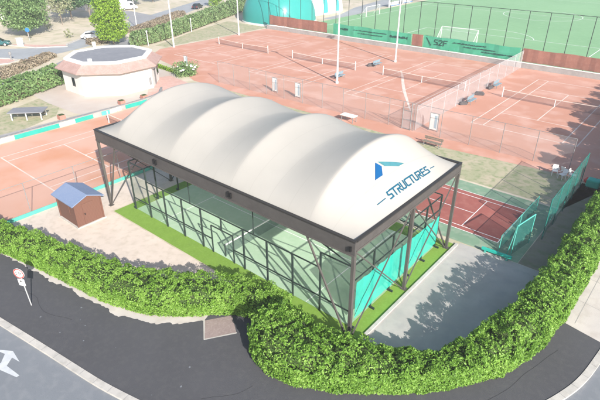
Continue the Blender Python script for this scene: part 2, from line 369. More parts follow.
# ------------------------------------------------------------------ foliage
def leaves(name, pts, nrm, size, m, parent, aspect=0.5, tilt=0.75, jitter=0.35):
    """one bent leaf (two triangles either side of the midrib) per point"""
    n = len(pts)
    d = nrm + rng.normal(0, tilt, (n, 3)); d /= np.linalg.norm(d, axis=1)[:, None] + 1e-9
    r = rng.normal(0, 1, (n, 3)); u = np.cross(d, r); u /= np.linalg.norm(u, axis=1)[:, None] + 1e-9
    w = np.cross(d, u)
    L = size * (1 + rng.uniform(-jitter, jitter, n))[:, None]
    off = np.array(wl(parent))
    a = pts - u * L * 0.5; b = pts + u * L * 0.5
    fold = d * L * 0.10
    c1 = pts + w * L * aspect * 0.5 + fold - u * L * 0.06; c2 = pts - w * L * aspect * 0.5 + fold - u * L * 0.06
    V = np.stack([a, c2, b, c1], 1).reshape(-1, 3) - off
    me = bpy.data.meshes.new(name)
    me.vertices.add(4 * n); me.vertices.foreach_set('co', V.astype(np.float32).ravel())
    F = np.array([[0, 1, 2], [0, 2, 3]])[None] + (np.arange(n) * 4)[:, None, None]
    me.loops.add(6 * n); me.loops.foreach_set('vertex_index', F.ravel().astype(np.int32))
    me.polygons.add(2 * n)
    me.polygons.foreach_set('loop_start', (np.arange(2 * n) * 3).astype(np.int32))
    me.polygons.foreach_set('loop_total', np.full(2 * n, 3, np.int32))
    me.materials.append(M[m]); me.update(calc_edges=True); me.validate()
    o = bpy.data.objects.new(name, me); C.objects.link(o); o.parent = parent
    return o

def nz3(x, y, z, s): return noise.noise(Vector((x * s, y * s, z * s)))

def hedge(name, label, center, half, height, density, leaf, m, group=None, lump=0.22, base=0.0, core='twig', tuft=0.0, box=0.55, cat='hedge', shoot=0.0):
    cl = smooth_line([(c[0], c[1], w, h) for c, w, h in zip(center, half, height)], 10)
    cl = np.array(cl); L = np.r_[0, np.cumsum(np.linalg.norm(np.diff(cl[:, :2], axis=0), axis=1))]
    root = thing(name, label, cat, (float(cl[len(cl) // 2, 0]), float(cl[len(cl) // 2, 1]), base), group)
    def surf(t, th, shrink=1.0):
        x = np.interp(t, L, cl[:, 0]); y = np.interp(t, L, cl[:, 1]); w = np.interp(t, L, cl[:, 2]); h = np.interp(t, L, cl[:, 3])
        t2 = np.minimum(t + 0.3, L[-1]); t1 = np.maximum(t2 - 0.6, 0)
        dx = np.interp(t2, L, cl[:, 0]) - np.interp(t1, L, cl[:, 0]); dy = np.interp(t2, L, cl[:, 1]) - np.interp(t1, L, cl[:, 1])
        q = np.hypot(dx, dy) + 1e-9; nx, ny = -dy / q, dx / q
        c, s = np.cos(th), np.sin(th)
        lat = np.sign(c) * np.abs(c) ** box; ver = np.abs(s) ** box
        end = np.clip(np.minimum(t, L[-1] - t) / 0.7, 0.0, 1) ** 0.5
        e2 = 0.84 + 0.16 * end
        P = np.stack([x + nx * lat * w * shrink * e2, y + ny * lat * w * shrink * e2, base + ver * h * shrink * (0.93 + 0.07 * end)], 1)
        nv = np.stack([nx * c, ny * c, s * 0.9 + 0.12], 1); nv /= np.linalg.norm(nv, axis=1)[:, None]
        return P, nv
    hm, wm = float(np.mean(cl[:, 3])), float(np.mean(cl[:, 2]))
    n = int(density * L[-1] * (2 * hm + 2 * wm))
    t = rng.uniform(0, L[-1], n)
    # sample the profile by arc length
    th_s = np.linspace(0.02, PI - 0.02, 120)
    pr = np.stack([np.sign(np.cos(th_s)) * np.abs(np.cos(th_s)) ** box * wm, np.abs(np.sin(th_s)) ** box * hm], 1)
    al = np.r_[0, np.cumsum(np.linalg.norm(np.diff(pr, axis=0), axis=1))]
    th = np.interp(rng.uniform(0, al[-1], n), al, th_s)
    P, nv = surf(t, th)
    # end caps
    nc = int(density * wm * hm * 2.2)
    for tt, sgn in ((0.0, -1), (L[-1], 1)):
        a = rng.uniform(-1, 1, nc); zz = rng.uniform(0, 1, nc)
        i0, i1 = (0, 1) if sgn < 0 else (-2, -1)
        d = cl[i1, :2] - cl[i0, :2]; d /= np.linalg.norm(d); i = 0 if sgn < 0 else -1
        W, H = cl[i, 2] * 0.9, cl[i, 3] * 0.95
        e = np.stack([cl[i, 0] - d[1] * a * W, cl[i, 1] + d[0] * a * W, base + zz * H * (1 - 0.25 * np.abs(a) ** 3)], 1)
        P = np.vstack([P, e]); nv = np.vstack([nv, np.tile([d[0] * sgn, d[1] * sgn, 0.25], (nc, 1))])
    lum = np.array([nz3(p[0], p[1], p[2], 1.15) * 0.7 + nz3(p[0] + 9, p[1], p[2], 2.7) * 0.5 for p in P])
    if shoot > 0:
        cel = np.array([noise.cell(Vector((p[0] * 3.1 + 0.35 * nz3(p[0], p[1], p[2], 2.0), p[1] * 3.1, p[2] * 3.1))) for p in P]) - 0.5
        cel2 = np.array([noise.cell(Vector((p[0] * 6.3, p[1] * 6.3 + 5, p[2] * 6.3))) for p in P]) - 0.5
        k = np.where((cel < -0.43) & (rng.random(len(P)) < 0.8), False, True)
        zr = np.clip((P[:, 2] - base) / hm, 0, 1.2); trim = 0.25 + 0.95 * np.clip((zr - 0.45) / 0.4, 0, 1)   # sides are clipped flat, the top shoots freely
        P = P + nv * (((cel + 0.42) * 0.75 + (cel2 + 0.2) * 0.4) * shoot * trim)[:, None]
        k = k | (zr < 0.5); lum = lum * (0.45 + 0.55 * np.clip((zr - 0.3) / 0.4, 0, 1))
        P, nv, lum = P[k], nv[k], lum[k]
    P = P + nv * (lum * lump * 1.6)[:, None] - nv * (rng.random(len(P)) ** 2 * 0.16)[:, None]
    if tuft > 0:
        up = np.array([max(0, nz3(p[0] * 1.0 + 30, p[1], 0, 1.7)) for p in P]); P[:, 2] += up * tuft * np.clip(nv[:, 2], 0, 1)
    P[:, 2] = np.maximum(P[:, 2], base + 0.03)
    leaves('foliage', P, nv, leaf, m, root)
    # woody inside
    nt_, na = max(8, int(L[-1] / 0.6)), 11
    T = np.linspace(0.25, L[-1] - 0.25, nt_); A = np.linspace(0, PI, na)
    tt, aa = np.meshgrid(T, A, indexing='ij')
    Q, qn = surf(tt.ravel(), aa.ravel(), 0.80 if wm > 0.7 else 0.75)
    Q = Q - qn * 0.08
    Q = np.array([q + nn * nz3(q[0], q[1], q[2], 1.15) * lump for q, nn in zip(Q, qn)]); Q[:, 2] = np.maximum(Q[:, 2], base)
    mb = MB(); fs = [(i * na + j, (i + 1) * na + j, (i + 1) * na + j + 1, i * na + j + 1) for i in range(nt_ - 1) for j in range(na - 1)]
    fs += [tuple(range(na)), tuple((nt_ - 1) * na + j for j in reversed(range(na)))]
    mb.add(Q, fs); mb.build('branches', core, root)
    return root

def tree(name, label, loc, h, rx, crown_z0, m, n=4000, leaf=0.3, group=None, clumps=34, shape=0.0, trunk_r=0.16, sparse=0.0, cat='tree', bark='bark'):
    """tapered trunk with limbs, crown of leaf clumps; shape > 0 tapers the crown to the top"""
    x0, y0, z0 = loc
    root = thing(name, label, cat, loc, group)
    H = h - crown_z0
    cs = []
    for i in range(clumps):
        f = (i + 0.5) / clumps
        z = crown_z0 + H * (0.06 + 0.88 * f)
        prof = math.sin(PI * min(1, 0.12 + 0.80 * f)) ** 0.55
        if shape > 0: prof *= (1 - shape * f ** 1.6)
        a = i * 2.39996 + rnd.uniform(-.4, .4)
        r = rx * prof * (0.35 + 0.5 * rnd.random())
        cs.append((x0 + r * math.cos(a), y0 + r * math.sin(a), z0 + z, rx * (0.26 + 0.2 * rnd.random()) * (0.6 + 0.4 * prof)))
    P, Nn = [], []
    per = n // clumps
    for cx, cy, cz, cr in cs:
        d = rng.normal(0, 1, (per, 3)); d /= np.linalg.norm(d, axis=1)[:, None]
        rr = cr * (0.55 + 0.5 * rng.random(per)) ** 1.0
        p = np.stack([cx + d[:, 0] * rr, cy + d[:, 1] * rr, cz + d[:, 2] * rr * 0.75], 1)
        P.append(p); Nn.append(d * 0.7 + np.array([0, 0, 0.4]))
    P = np.vstack(P); Nn = np.vstack(Nn)
    if sparse > 0:
        k = rng.random(len(P)) > sparse; P, Nn = P[k], Nn[k]
    mb = MB()
    pts = [Vector((x0, y0, z0 - 0.05))]; lean = (rnd.uniform(-.12, .12), rnd.uniform(-.12, .12))
    for k in range(1, 6):
        pts.append(Vector((x0 + lean[0] * k + rnd.uniform(-.05, .05), y0 + lean[1] * k, z0 + (crown_z0 + H * 0.72) * k / 5)))
    mb.path(pts, [trunk_r * (1 - 0.15 * k) for k in range(6)], 8)
    for cx, cy, cz, cr in cs[::2]:
        k = min(4, max(1, int((cz - z0) / (crown_z0 + H * 0.72) * 5) - 1)); p = pts[k]
        mid = p.lerp(Vector((cx, cy, cz)), 0.55) + Vector((0, 0, -0.15))
        mb.path([p, mid, Vector((cx, cy, cz))], [trunk_r * 0.42, trunk_r * 0.25, trunk_r * 0.1], 5)
    mb.build('trunk', bark, root)
    leaves('crown', P, Nn, leaf, m, root, 0.6)
    return root

# stroke letters: polylines on a 0..0.66 x 0..1 grid, cut like stencil lettering
GLYPH = {
 'S': [[(.62, .98), (.12, .98), (.06, .60)], [(.14, .54), (.56, .46), (.60, .06), (.04, .02)]],
 'T': [[(.0, .97), (.66, .97)], [(.33, .84), (.33, .0)]],
 'R': [[(.08, .0), (.08, .55)], [(.0, .97), (.56, .97), (.60, .55), (.20, .46)], [(.34, .40), (.64, .0)]],
 'U': [[(.06, 1.0), (.06, .12), (.16, .03), (.50, .03), (.60, .12), (.60, 1.0)]],
 'C': [[(.64, .97), (.16, .97), (.06, .86), (.06, .14), (.16, .03), (.64, .03)]],
 'E': [[(.62, .97), (.08, .97)], [(.08, .82), (.08, .03), (.62, .03)], [(.18, .52), (.56, .52)]],
 'N': [[(.06, .0), (.06, 1.0), (.60, .0), (.60, 1.0)]],
 'O': [[(.06, .12), (.06, .88), (.18, .97), (.48, .97), (.60, .88), (.60, .12), (.48, .03), (.18, .03), (.06, .12)]],
 '2': [[(.06, .85), (.18, .97), (.48, .97), (.60, .82), (.56, .58), (.06, .03), (.62, .03)]],
 'F': [[(.62, .97), (.08, .97), (.08, .0)], [(.08, .52), (.50, .52)]],
 '3': [[(.06, .97), (.58, .97), (.28, .58), (.52, .50), (.60, .25), (.45, .03), (.06, .06)]],
 '5': [[(.58, .97), (.12, .97), (.08, .56), (.45, .60), (.60, .38), (.50, .05), (.06, .05)]],
 ',': [[(.28, .12), (.18, -.14)]],
 't': [[(.28, .85), (.28, .10), (.50, .03)], [(.06, .62), (.52, .62)]],
}
def write(mb, text, mapper, stroke=0.13, pitch=0.80, sub=3):
    """flat letters laid on a surface; mapper(a, b) gives the point for letter coordinates"""
    for i, ch in enumerate(text):
        for line in GLYPH.get(ch, []):
            for (ax, ay), (bx, by) in zip(line[:-1], line[1:]):
                dx, dy = bx - ax, by - ay; q = math.hypot(dx, dy); dx, dy = dx / q, dy / q
                ax2, ay2, bx2, by2 = ax - dx * stroke * .4, ay - dy * stroke * .4, bx + dx * stroke * .4, by + dy * stroke * .4
                nx, ny = -dy * stroke / 2, dx * stroke / 2
                for k in range(sub):
                    t0, t1 = k / sub, (k + 1) / sub
                    p = [(ax2 + (bx2 - ax2) * t, ay2 + (by2 - ay2) * t) for t in (t0, t1)]
                    mb.quad(mapper(i * pitch + p[0][0] - nx, p[0][1] - ny), mapper(i * pitch + p[1][0] - nx, p[1][1] - ny),
                            mapper(i * pitch + p[1][0] + nx, p[1][1] + ny), mapper(i * pitch + p[0][0] + nx, p[0][1] + ny))
    return mb

# ================================================================== THE SETTING
tag(MB().poly([(-700, -500, 0), (700, -500, 0), (700, 1200, 0), (-700, 1200, 0)]).build('ground', 'ground'), kind='structure')

# road in front, kerb, dark asphalt pavement
KERB = smooth_line([(-60, -23), (-30, -18), (5.4, -12.25), (14.8, -10.7), (20, -8.9), (25, -5.3), (28.6, -1.0), (30.5, 2.9), (31.15, 6.5), (31.45, 11), (31.6, 18), (31.6, 40), (31.6, 70)], 8)
KERB = [(float(p[0]), float(p[1])) for p in KERB]
road_poly = KERB + [(46, 70), (46, -40), (-60, -40)]
ground('road', road_poly, 0.008, 'road')
kmb = MB(); kP = KERB
for i in range(len(kP) - 1):
    a, b = Vector((*kP[i], 0)), Vector((*kP[i + 1], 0)); d = (b - a).normalized(); nn = Vector((-d.y, d.x, 0)) * 0.34
    if i + 2 < len(kP): e = (Vector((*kP[i + 2], 0)) - b).normalized()
    else: e = d
    n2 = Vector((-e.y, e.x, 0)) * 0.34
    p = [a, b, b + n2, a + nn]
    kmb.add([(q.x, q.y, 0.0) for q in p] + [(q.x, q.y, 0.13) for q in p], [(0, 1, 5, 4), (3, 7, 6, 2), (4, 5, 6, 7)])
tag(kmb.build('kerb', 'kerb'), kind='structure')
jm = MB(); ac = 0.0
for i in range(len(kP) - 1):
    a, b = Vector((*kP[i], 0)), Vector((*kP[i + 1], 0)); d = (b - a).normalized(); nn = Vector((-d.y, d.x, 0)) * 0.34; L_ = (b - a).length
    while ac < L_:
        q = a + d * ac; e = d * 0.009
        jm.add([(*(q - e).to_2d(), 0.1335), (*(q + e).to_2d(), 0.1335), (*(q + e + nn).to_2d(), 0.1335), (*(q - e + nn).to_2d(), 0.1335)], [(0, 1, 2, 3)]); ac += 1.0
    ac -= L_
tag(jm.build('kerb_joints', 'steel_grey'), kind='structure')
# mended cracks and a patch in the dark pavement, a worn edge line on the road
cm = MB()
for pts in ([(3.2, -10.3), (4.6, -9.9), (6.3, -10.2), (8.1, -9.5)], [(26.9, -1.4), (27.9, 0.6), (28.6, 3.2), (29.2, 5.4)], [(17.6, -8.3), (18.6, -7.2), (18.9, -6.3)]):
    cp = smooth_line(pts, 6); cm.strip([(p[0] + 0.05 * nz3(p[0] * 3, p[1], 1, 1.0), p[1] + 0.05 * nz3(p[0], p[1] * 3, 2, 1.0)) for p in cp], 0.022, 0.1092)
tag(cm.build('pavement_cracks', 'crack'), kind='structure')
cm = MB()
for k in range(20):
    x = rnd.uniform(2, 27); y = -9.6 + 0.055 * x + rnd.uniform(-1.3, 1.6); r = rnd.uniform(0.02, 0.07)
    if y < -2 - 0.0 * x and (x < 16 or y < -6.4): cm.poly([(x + r * math.cos(a) * rnd.uniform(.6, 1.2), y + r * math.sin(a) * rnd.uniform(.6, 1.2), 0.1095) for a in np.linspace(0, 2 * PI, 7)[:-1]])
tag(cm.build('pavement_specks', 'road'), kind='structure')
inner = [(-60, -20), (-30, -14.5), (-9, -9.8), (-2.6, -8.6), (5, -7.0), (10, -5.2), (12.8, -3.6), (15, -2.6), (18, -3.2), (21, -3.1), (24.4, -1.0), (26.4, 1.9), (27.3, 5.2), (27.6, 7.9)]
kin = [(x, y) for x, y in KERB if y < 7.2]
# kerb inner edge shifted so the pavement butts against the kerb
def shift(pts, d):
    out = []
    for i, p in enumerate(pts):
        a = Vector(pts[max(0, i - 1)]); b = Vector(pts[min(len(pts) - 1, i + 1)]); t = (b - a).normalized()
        out.append((p[0] - t.y * d, p[1] + t.x * d))
    return out
kin_s = shift(KERB, 0.335)
pav = [p for p in kin_s if p[1] < 7.3]
ground('pavement', pav + [(30.75, 7.35)] + list(reversed(inner)), 0.105, 'asphalt')
conc = [p for p in kin_s if p[1] > 7.4]
ground('concrete_pavement', [(30.78, 7.33)] + conc + [(27.6, 70), (27.6, 7.95)], 0.111, 'pave')
jm = MB()
for k in range(14):
    y = 10.4 + k * 2.6; jm.strip([(27.7, y), (31.1, y - 0.5)], 0.03, 0.115)
jm.strip([(29.35, 8), (29.8, 45)], 0.03, 0.1155)
tag(jm.build('pavement_joints', 'wall_grey'), kind='structure')

# sandy plot and dry grass
ground('sandy_plot', [(-5.2, -8.2), (2, -7.4), (10, -5.2), (13.5, -2.6), (16, -1.5), (20, -1.45), (-1.2, -1.45), (-1.2, 11.3), (-5.2, 11.3)], 0.004, 'sand')
ground('grass_verge', [(-23, 21.0), (-5, 21.0), (-3, 12), (9, 12), (9, 21.2), (25.2, 21.2), (27, 27), (24, 27.9), (8, 26.4), (-23, 26.9)], 0.004, 'verge')
ground('grass_bank', [(-48.6, 38.5), (-51.2, 37.9), (-53.2, 43), (-57, 51), (-59.7, 59), (-62, 66), (-48.6, 66)], 0.004, 'verge')
ground('gravel_path', [(-22.5, -15), (-22.5, 9), (-22.7, 16), (-24.0, 16), (-24.4, 9), (-24.6, 2), (-25.2, -15)], 0.011, 'wall_grey')
ground('grass_lawn', [(-32, 2.5), (-36.5, 13), (-33, 11), (-31, 9.6), (-26.2, 6.5), (-24.5, 2), (-25, -6), (-33, -6)], 0.004, 'verge')

# clay courts
ground('clay_court', [(-47.8, 36.5), (-45.2, 33.2), (-40.5, 31.4), (-33, 29.6), (-26, 26.7), (8, 26.2), (24, 27.7), (29.5, 28), (29.5, 64.6), (-47.8, 64.6)], 0.008, 'clay')
ground('clay_practice_court', [(-21.9, -16), (-5.5, -16), (-5.3, 21.3), (-21.9, 21.3)], 0.008, 'clay2')

def court_lines(name, cx, y0, z=0.012, m='line', w=0.06):
    X = [-5.485, -4.115, 4.115, 5.485]
    mb = MB()
    def ln(x1, y1, x2, y2, ww=w):
        if abs(x1 - x2) < 1e-6: mb.add([(x1 - ww, y1, z), (x1 + ww, y1, z), (x1 + ww, y2, z), (x1 - ww, y2, z)], [(0, 1, 2, 3)])
        else: mb.add([(x1, y1 - ww, z), (x2, y1 - ww, z), (x2, y1 + ww, z), (x1, y1 + ww, z)], [(0, 1, 2, 3)])
    for x in X: ln(cx + x, y0 + w, cx + x, y0 + 23.77 - w)
    for y in (0, 23.77): ln(cx - 5.485 - w, y0 + y, cx + 5.485 + w, y0 + y)
    for y in (5.485, 18.285): ln(cx - 4.115 + w, y0 + y, cx + 4.115 - w, y0 + y)
    ln(cx, y0 + 5.485 + w, cx, y0 + 18.285 - w)
    o = mb.build(name, m); return tag(o, kind='structure')
for cx in (17.2, -0.45, -18.2, -36.6): court_lines('court_lines', cx, 35.45)
court_lines('court_lines', -12.9, -2.7)

# red and green hard court behind the canopy
ground('hard_court_surround', [(8.8, 11.6), (25.0, 11.75), (25.0, 20.9), (8.8, 20.9)], 0.008, 'hard_green')
ground('hard_court', [(10.2, 13.25), (23.15, 13.25), (23.15, 19.25), (10.2, 19.25)], 0.012, 'hard_red')
mb = MB(); z = 0.016
for (a, b, c, d) in ((10.2, 13.25, 23.15, 13.31), (10.2, 19.19, 23.15, 19.25), (23.09, 13.311, 23.15, 19.189), (10.2, 18.6, 23.089, 18.66), (10.2, 13.75, 23.089, 13.81),
                     (20.25, 13.811, 20.31, 18.599), (13.1, 13.811, 13.16, 18.599), (13.161, 16.1, 20.249, 16.16)):
    mb.add([(a, b, z), (c, b, z), (c, d, z), (a, d, z)], [(0, 1, 2, 3)])
tag(mb.build('court_lines', 'line_white'), kind='structure')

# concrete apron right of the canopy
ground('concrete_apron', [(21.16, -1.3), (24.5, -0.6), (26.6, 1.9), (27.5, 6), (27.8, 11.7), (25.01, 11.72), (21.16, 11.59)], 0.004, 'concrete')
ground('earth_strip', [(25.02, 11.76), (27.8, 11.76), (28.2, 27), (25.2, 27)], 0.004, 'earth')

# padel court floor
ground('turf_border', [(-1.05, -1.35), (20.98, -1.35), (20.98, 11.2), (-1.05, 11.2)], 0.012, 'turf')
ground('padel_floor', [(0, 0), (20, 0), (20, 10), (0, 10)], 0.020, 'turf_court')
mb = MB(); z = 0.024
for (a, b, c, d) in ((3.02, 0.02, 3.08, 9.98), (16.92, 0.02, 16.98, 9.98), (3.081, 4.97, 16.919, 5.03)):
    mb.add([(a, b, z), (c, b, z), (c, d, z), (a, d, z)], [(0, 1, 2, 3)])
tag(mb.build('padel_lines', 'line_white'), kind='structure')
mb = MB()
mb.box(20.98, 21.16, -1.4, 11.3, 0, 0.10)
tag(mb.build('slab_edge', 'kerb'), kind='structure')

# football pitch
ground('football_pitch', [(-44.5, 66.6), (70, 66.6), (70, 185), (-44.5, 185)], 0.006, 'pitch')
mb = MB(); z = 0.012; w = 0.13
def fl(pts, closed=False): mb.strip(pts, w, z, closed)
fl([(-40.3, 78.2), (29, 78.2)]); fl([(-40.3, 74.5), (-40.3, 175)]); fl([(29, 74.5), (29, 175)])
fl([(-21.3, 78.3), (-21.3, 88.6)]); fl([(13.7, 78.3), (13.7, 88.6)]); fl([(-21.4, 88.65), (13.8, 88.65)])
fl([(-40.2, 123.8), (28.9, 123.8)])
fl([(-7.3 + 9.3 * math.cos(a), 123.8 + 9.3 * math.sin(a)) for a in np.linspace(0, 2 * PI, 49)[:-1]], True)
fl([(-7.5 + 9.6 * math.cos(a), 86.1 + 9.6 * math.sin(a)) for a in np.linspace(0.30, PI - 0.30, 22)])
fl([(-28, 159.5), (18, 159.5)]); fl([(-28, 159.6), (-28, 175)]); fl([(18, 159.6), (18, 175)]); fl([(-40.2, 175), (28.9, 175)])
tag(mb.build('pitch_lines', 'line_white'), kind='structure')
ground('asphalt_path', [(-46.9, 84), (-47.6, 92), (-52.2, 105), (-56, 126), (-60, 150), (-52, 150), (-49.5, 126), (-46.5, 108), (-44.6, 96), (-44.6, 84)], 0.008, 'road_blue')

# streets at the upper left
ground('far_road', [(-90, 2), (-74, 13.5), (-66.6, 22.0), (-63.0, 26.4), (-66.5, 29), (-72.5, 37.5), (-77, 46), (-84.5, 60), (-99, 88), (-118, 125), (-110, 128), (-92, 88), (-80, 68), (-70.4, 51.0), (-66.0, 41), (-60.6, 30.8), (-58.6, 23.5), (-57.6, 17.2), (-60.2, 16.2), (-64.5, 14.0), (-76, 4)], 0.008, 'road_blue')
ground('side_street', [(-72.0, 47.4), (-80.8, 51.3), (-95, 57), (-96, 61), (-82, 60), (-73.5, 57)], 0.012, 'road_far')
ground('footpath', [(-42, 1), (-47.2, 10.6), (-50.8, 18.2), (-55.6, 24.4), (-58.6, 31.4), (-60.4, 38.0), (-62.0, 44.2), (-67.5, 53.0), (-76, 68), (-90, 95), (-87, 97), (-72.8, 68), (-64.6, 53.5), (-59.2, 44.5), (-56.2, 38.5), (-53.4, 29), (-50.2, 21.5), (-47.8, 16.2), (-44, 8.5), (-39, 0)], 0.012, 'road_far')
ground('roundabout_island', [(-66, 12.4), (-60.6, 15.4), (-58.4, 15.6), (-57.4, 13.8), (-60, 10), (-66, 6)], 0.012, 'pink_pave')
ground('red_pavement', [(-72.5, 20.5), (-66.4, 22.7), (-63.2, 26.9), (-64.9, 27.5), (-68.4, 24.2), (-72.8, 21.6)], 0.012, 'pink_pave')
km = MB()
for line in ([(-66, 12.2), (-60.5, 15.7), (-58.2, 15.9), (-57.2, 13.9), (-58.5, 11)], [(-72.5, 20.2), (-66.3, 22.5), (-63.0, 26.7), (-65.0, 27.9), (-72, 37.6)]):
    for a, b in zip(line[:-1], line[1:]): km.bar((*a, 0.07), (*b, 0.07), 0.34, 0.14)
tag(km.build('street_kerb', 'kerb'), kind='structure')

# clubhouse terrace
ground('terrace', [(-38, 8.6), (-31.5, 8.2), (-25.2, 8.4), (-23.0, 9.5), (-23.0, 19), (-26, 25), (-33, 28), (-40, 27)], 0.008, 'terrace')
ground('pink_terrace', [(-28.2, 20.6), (-24.6, 17.8), (-23.1, 19.4), (-25.4, 25.4), (-30.8, 26.2), (-31.6, 24.4)], 0.012, 'pink_pave')

# markings on the near road and the inset slab in the pavement
mb = MB(); z = 0.013
for P in ([(6.75, -13.37), (7.3, -12.98), (7.9, -12.58), (8.92, -12.68), (8.33, -12.80), (7.80, -12.93), (7.5, -13.02), (6.95, -13.42)],
          [(7.80, -12.93), (8.33, -12.80), (8.68, -13.20), (8.28, -13.32)],
          [(8.05, -13.72), (8.05, -13.50), (8.28, -13.32), (8.68, -13.20), (9.78, -13.06), (9.78, -13.20)]):
    mb.poly([(x, y, z) for x, y in P])
tag(mb.build('road_arrow', 'road_paint'), kind='structure')
ground('inset_slab', [(13.75, -4.85), (14.85, -5.75), (15.75, -4.35), (14.6, -3.6)], 0.110, 'slab')
mb = MB(); mb.strip([(13.72, -4.85), (14.85, -5.80), (15.80, -4.36)], 0.09, 0.1145)
tag(mb.build('slab_border', 'kerb'), kind='structure')
mb = MB(); eg = smooth_line([(-6, -10.1), (-1.7, -9.45), (2.4, -8.8), (6.8, -8.2), (10.2, -7.5), (12.3, -6.4), (13.75, -4.9)], 24); lo = []
for p in eg:
    n_ = -0.02 + 0.20 * nz3(p[0], p[1], 0, 0.9) + 0.14 * nz3(p[0], p[1], 4, 4.0) + rnd.uniform(-.03, .03); lo.append((p[0] + 0.12 * n_, p[1] - n_ * 1.0))
for k in range(len(eg) - 1): mb.quad((*lo[k], 0.111), (*lo[k + 1], 0.111), (eg[k + 1][0] - .2, eg[k + 1][1] + 0.6, 0.111), (eg[k][0] - .2, eg[k][1] + 0.6, 0.111))
tag(mb.build('edge_gravel', 'pave'), kind='structure')

# ================================================================== CANOPY
xa, xb, ya, yc = -2.14, 20.75, -1.05, 10.53
Z0, RISE, SAG = 6.22, 2.6, 1.98
def zroof(x, y):
    """four arches across the court; the membrane sags between them and runs down to the end beams"""
    q = min(1, max(0, (y - ya - 0.13) / (yc - ya - 0.26))); t = min(4, max(0, (x - xa) / (xb - xa) * 4))
    sm = lambda f: (math.sqrt(f * f + 0.0004) - 0.02) * 0.5 / 0.4804
    if t < .5 or t > 3.5:
        f = min(.5, abs(t - (.5 if t < .5 else 3.5))); r = RISE * max(0.0, 1 - 2 * sm(f)) ** 1.15 if f < .5 else 0.0
    else:
        r = SAG + (RISE - SAG) * max(0.0, 1 - 2 * sm(abs(t % 1 - .5))) ** 1.55
    return Z0 + r * (4 * q * (1 - q)) ** 0.7
can = thing('sports_canopy', 'large white four-humped membrane canopy on grey-brown steel frame over the padel court', 'canopy', (9.3, 4.74, 0))
nx_, ny_ = 200, 64
mb = MB(); i0 = 0.13
vs = [(xa + i0 + (xb - xa - 2 * i0) * i / nx_, ya + i0 + (yc - ya - 2 * i0) * (0.5 - 0.5 * math.cos(PI * j / ny_))) for i in range(nx_ + 1) for j in range(ny_ + 1)]
mb.add([(x, y, zroof(x, y)) for x, y in vs], [(i * (ny_ + 1) + j, (i + 1) * (ny_ + 1) + j, (i + 1) * (ny_ + 1) + j + 1, i * (ny_ + 1) + j + 1) for i in range(nx_) for j in range(ny_)])
mem = mb.build('membrane', 'membrane', can, smooth=True)
# print on the end hump
def on_roof(x, y, h=0.02): return (x, y, zroof(x, y) + h)
def patch(poly, n=6):
    p = MB(); a, b, c, d = [Vector((*q, 0)) for q in poly]
    for i in range(n):
        for j in range(n):
            q = []
            for u, v in ((i / n, j / n), ((i + 1) / n, j / n), ((i + 1) / n, (j + 1) / n), (i / n, (j + 1) / n)):
                w_ = (a * (1 - u) + b * u) * (1 - v) + (d * (1 - u) + c * u) * v; q.append(on_roof(w_.x, w_.y))
            p.quad(*q)
    return p
patch([(18.65, 3.66), (19.19, 2.90), (19.21, 3.60), (18.91, 3.94)]).build('blue_emblem', 'blue', mem)
patch([(18.67, 3.84), (18.97, 4.15), (19.26, 5.17), (19.26, 5.83)]).build('teal_emblem', 'teal', mem)
tx = MB(); pit = 4.50 / 10
write(tx, 'STRUCTURES', lambda a, b: on_roof(20.14 - 0.32 * b, 3.02 + a / 0.80 * pit), 0.20, 0.80, 3)
for y0_, y1_ in ((1.95, 2.75), (7.67, 8.20)):
    tx.quad(on_roof(19.97, y0_), on_roof(20.01, y0_), on_roof(20.01, y1_), on_roof(19.97, y1_))
tx.build('lettering', 'ink', mem)
tx = MB(); write(tx, 'NO', lambda a, b: on_roof(19.76 - 0.36 * b, 1.84 + a / 0.80 * 0.85), 0.26, 0.80, 3)
tx.build('faint_lettering', 'off_white', mem)
# fascia beams butted at the corners, black rims above
DA, DB = 0.80, 0.55
for nm, (x0, x1, y0, y1, dz) in (('fascia_beam', (xa, xb, ya, ya + 0.14, DA)), ('fascia_beam', (xa, xb, yc - 0.14, yc, DA)),
                                 ('fascia_beam', (xa, xa + 0.14, ya + 0.142, yc - 0.142, DB)), ('fascia_beam', (xb - 0.14, xb, ya + 0.142, yc - 0.142, DB))):
    f = MB().box(x0, x1, y0, y1, 6.24 - dz, 6.24).build(nm, 'fascia', can)
    e = 0.035
    MB().box(x0 - (e if x1 - x0 < 1 and x0 < 0 else 0), x1 + (e if x1 - x0 < 1 and x0 > 0 else 0), y0 - (e if y1 - y0 < 1 and y0 < 5 else 0), y1 + (e if y1 - y0 < 1 and y0 > 5 else 0), 6.243, 6.32).build('rim', 'rim', f)
    if x1 - x0 > 1:   # lower flange and web lines
        yy = y0 - 0.03 if y0 < 5 else y1
        MB().box(x0, x1, yy, yy + 0.028, 6.24 - dz, 6.24 - dz + 0.09).build('flange', 'column', f)
    else:
        xx = x0 - 0.03 if x0 < 5 else x1 + 0.002
        MB().box(xx, xx + 0.028, y0, y1, 6.24 - dz, 6.24 - dz + 0.09).build('flange', 'column', f)
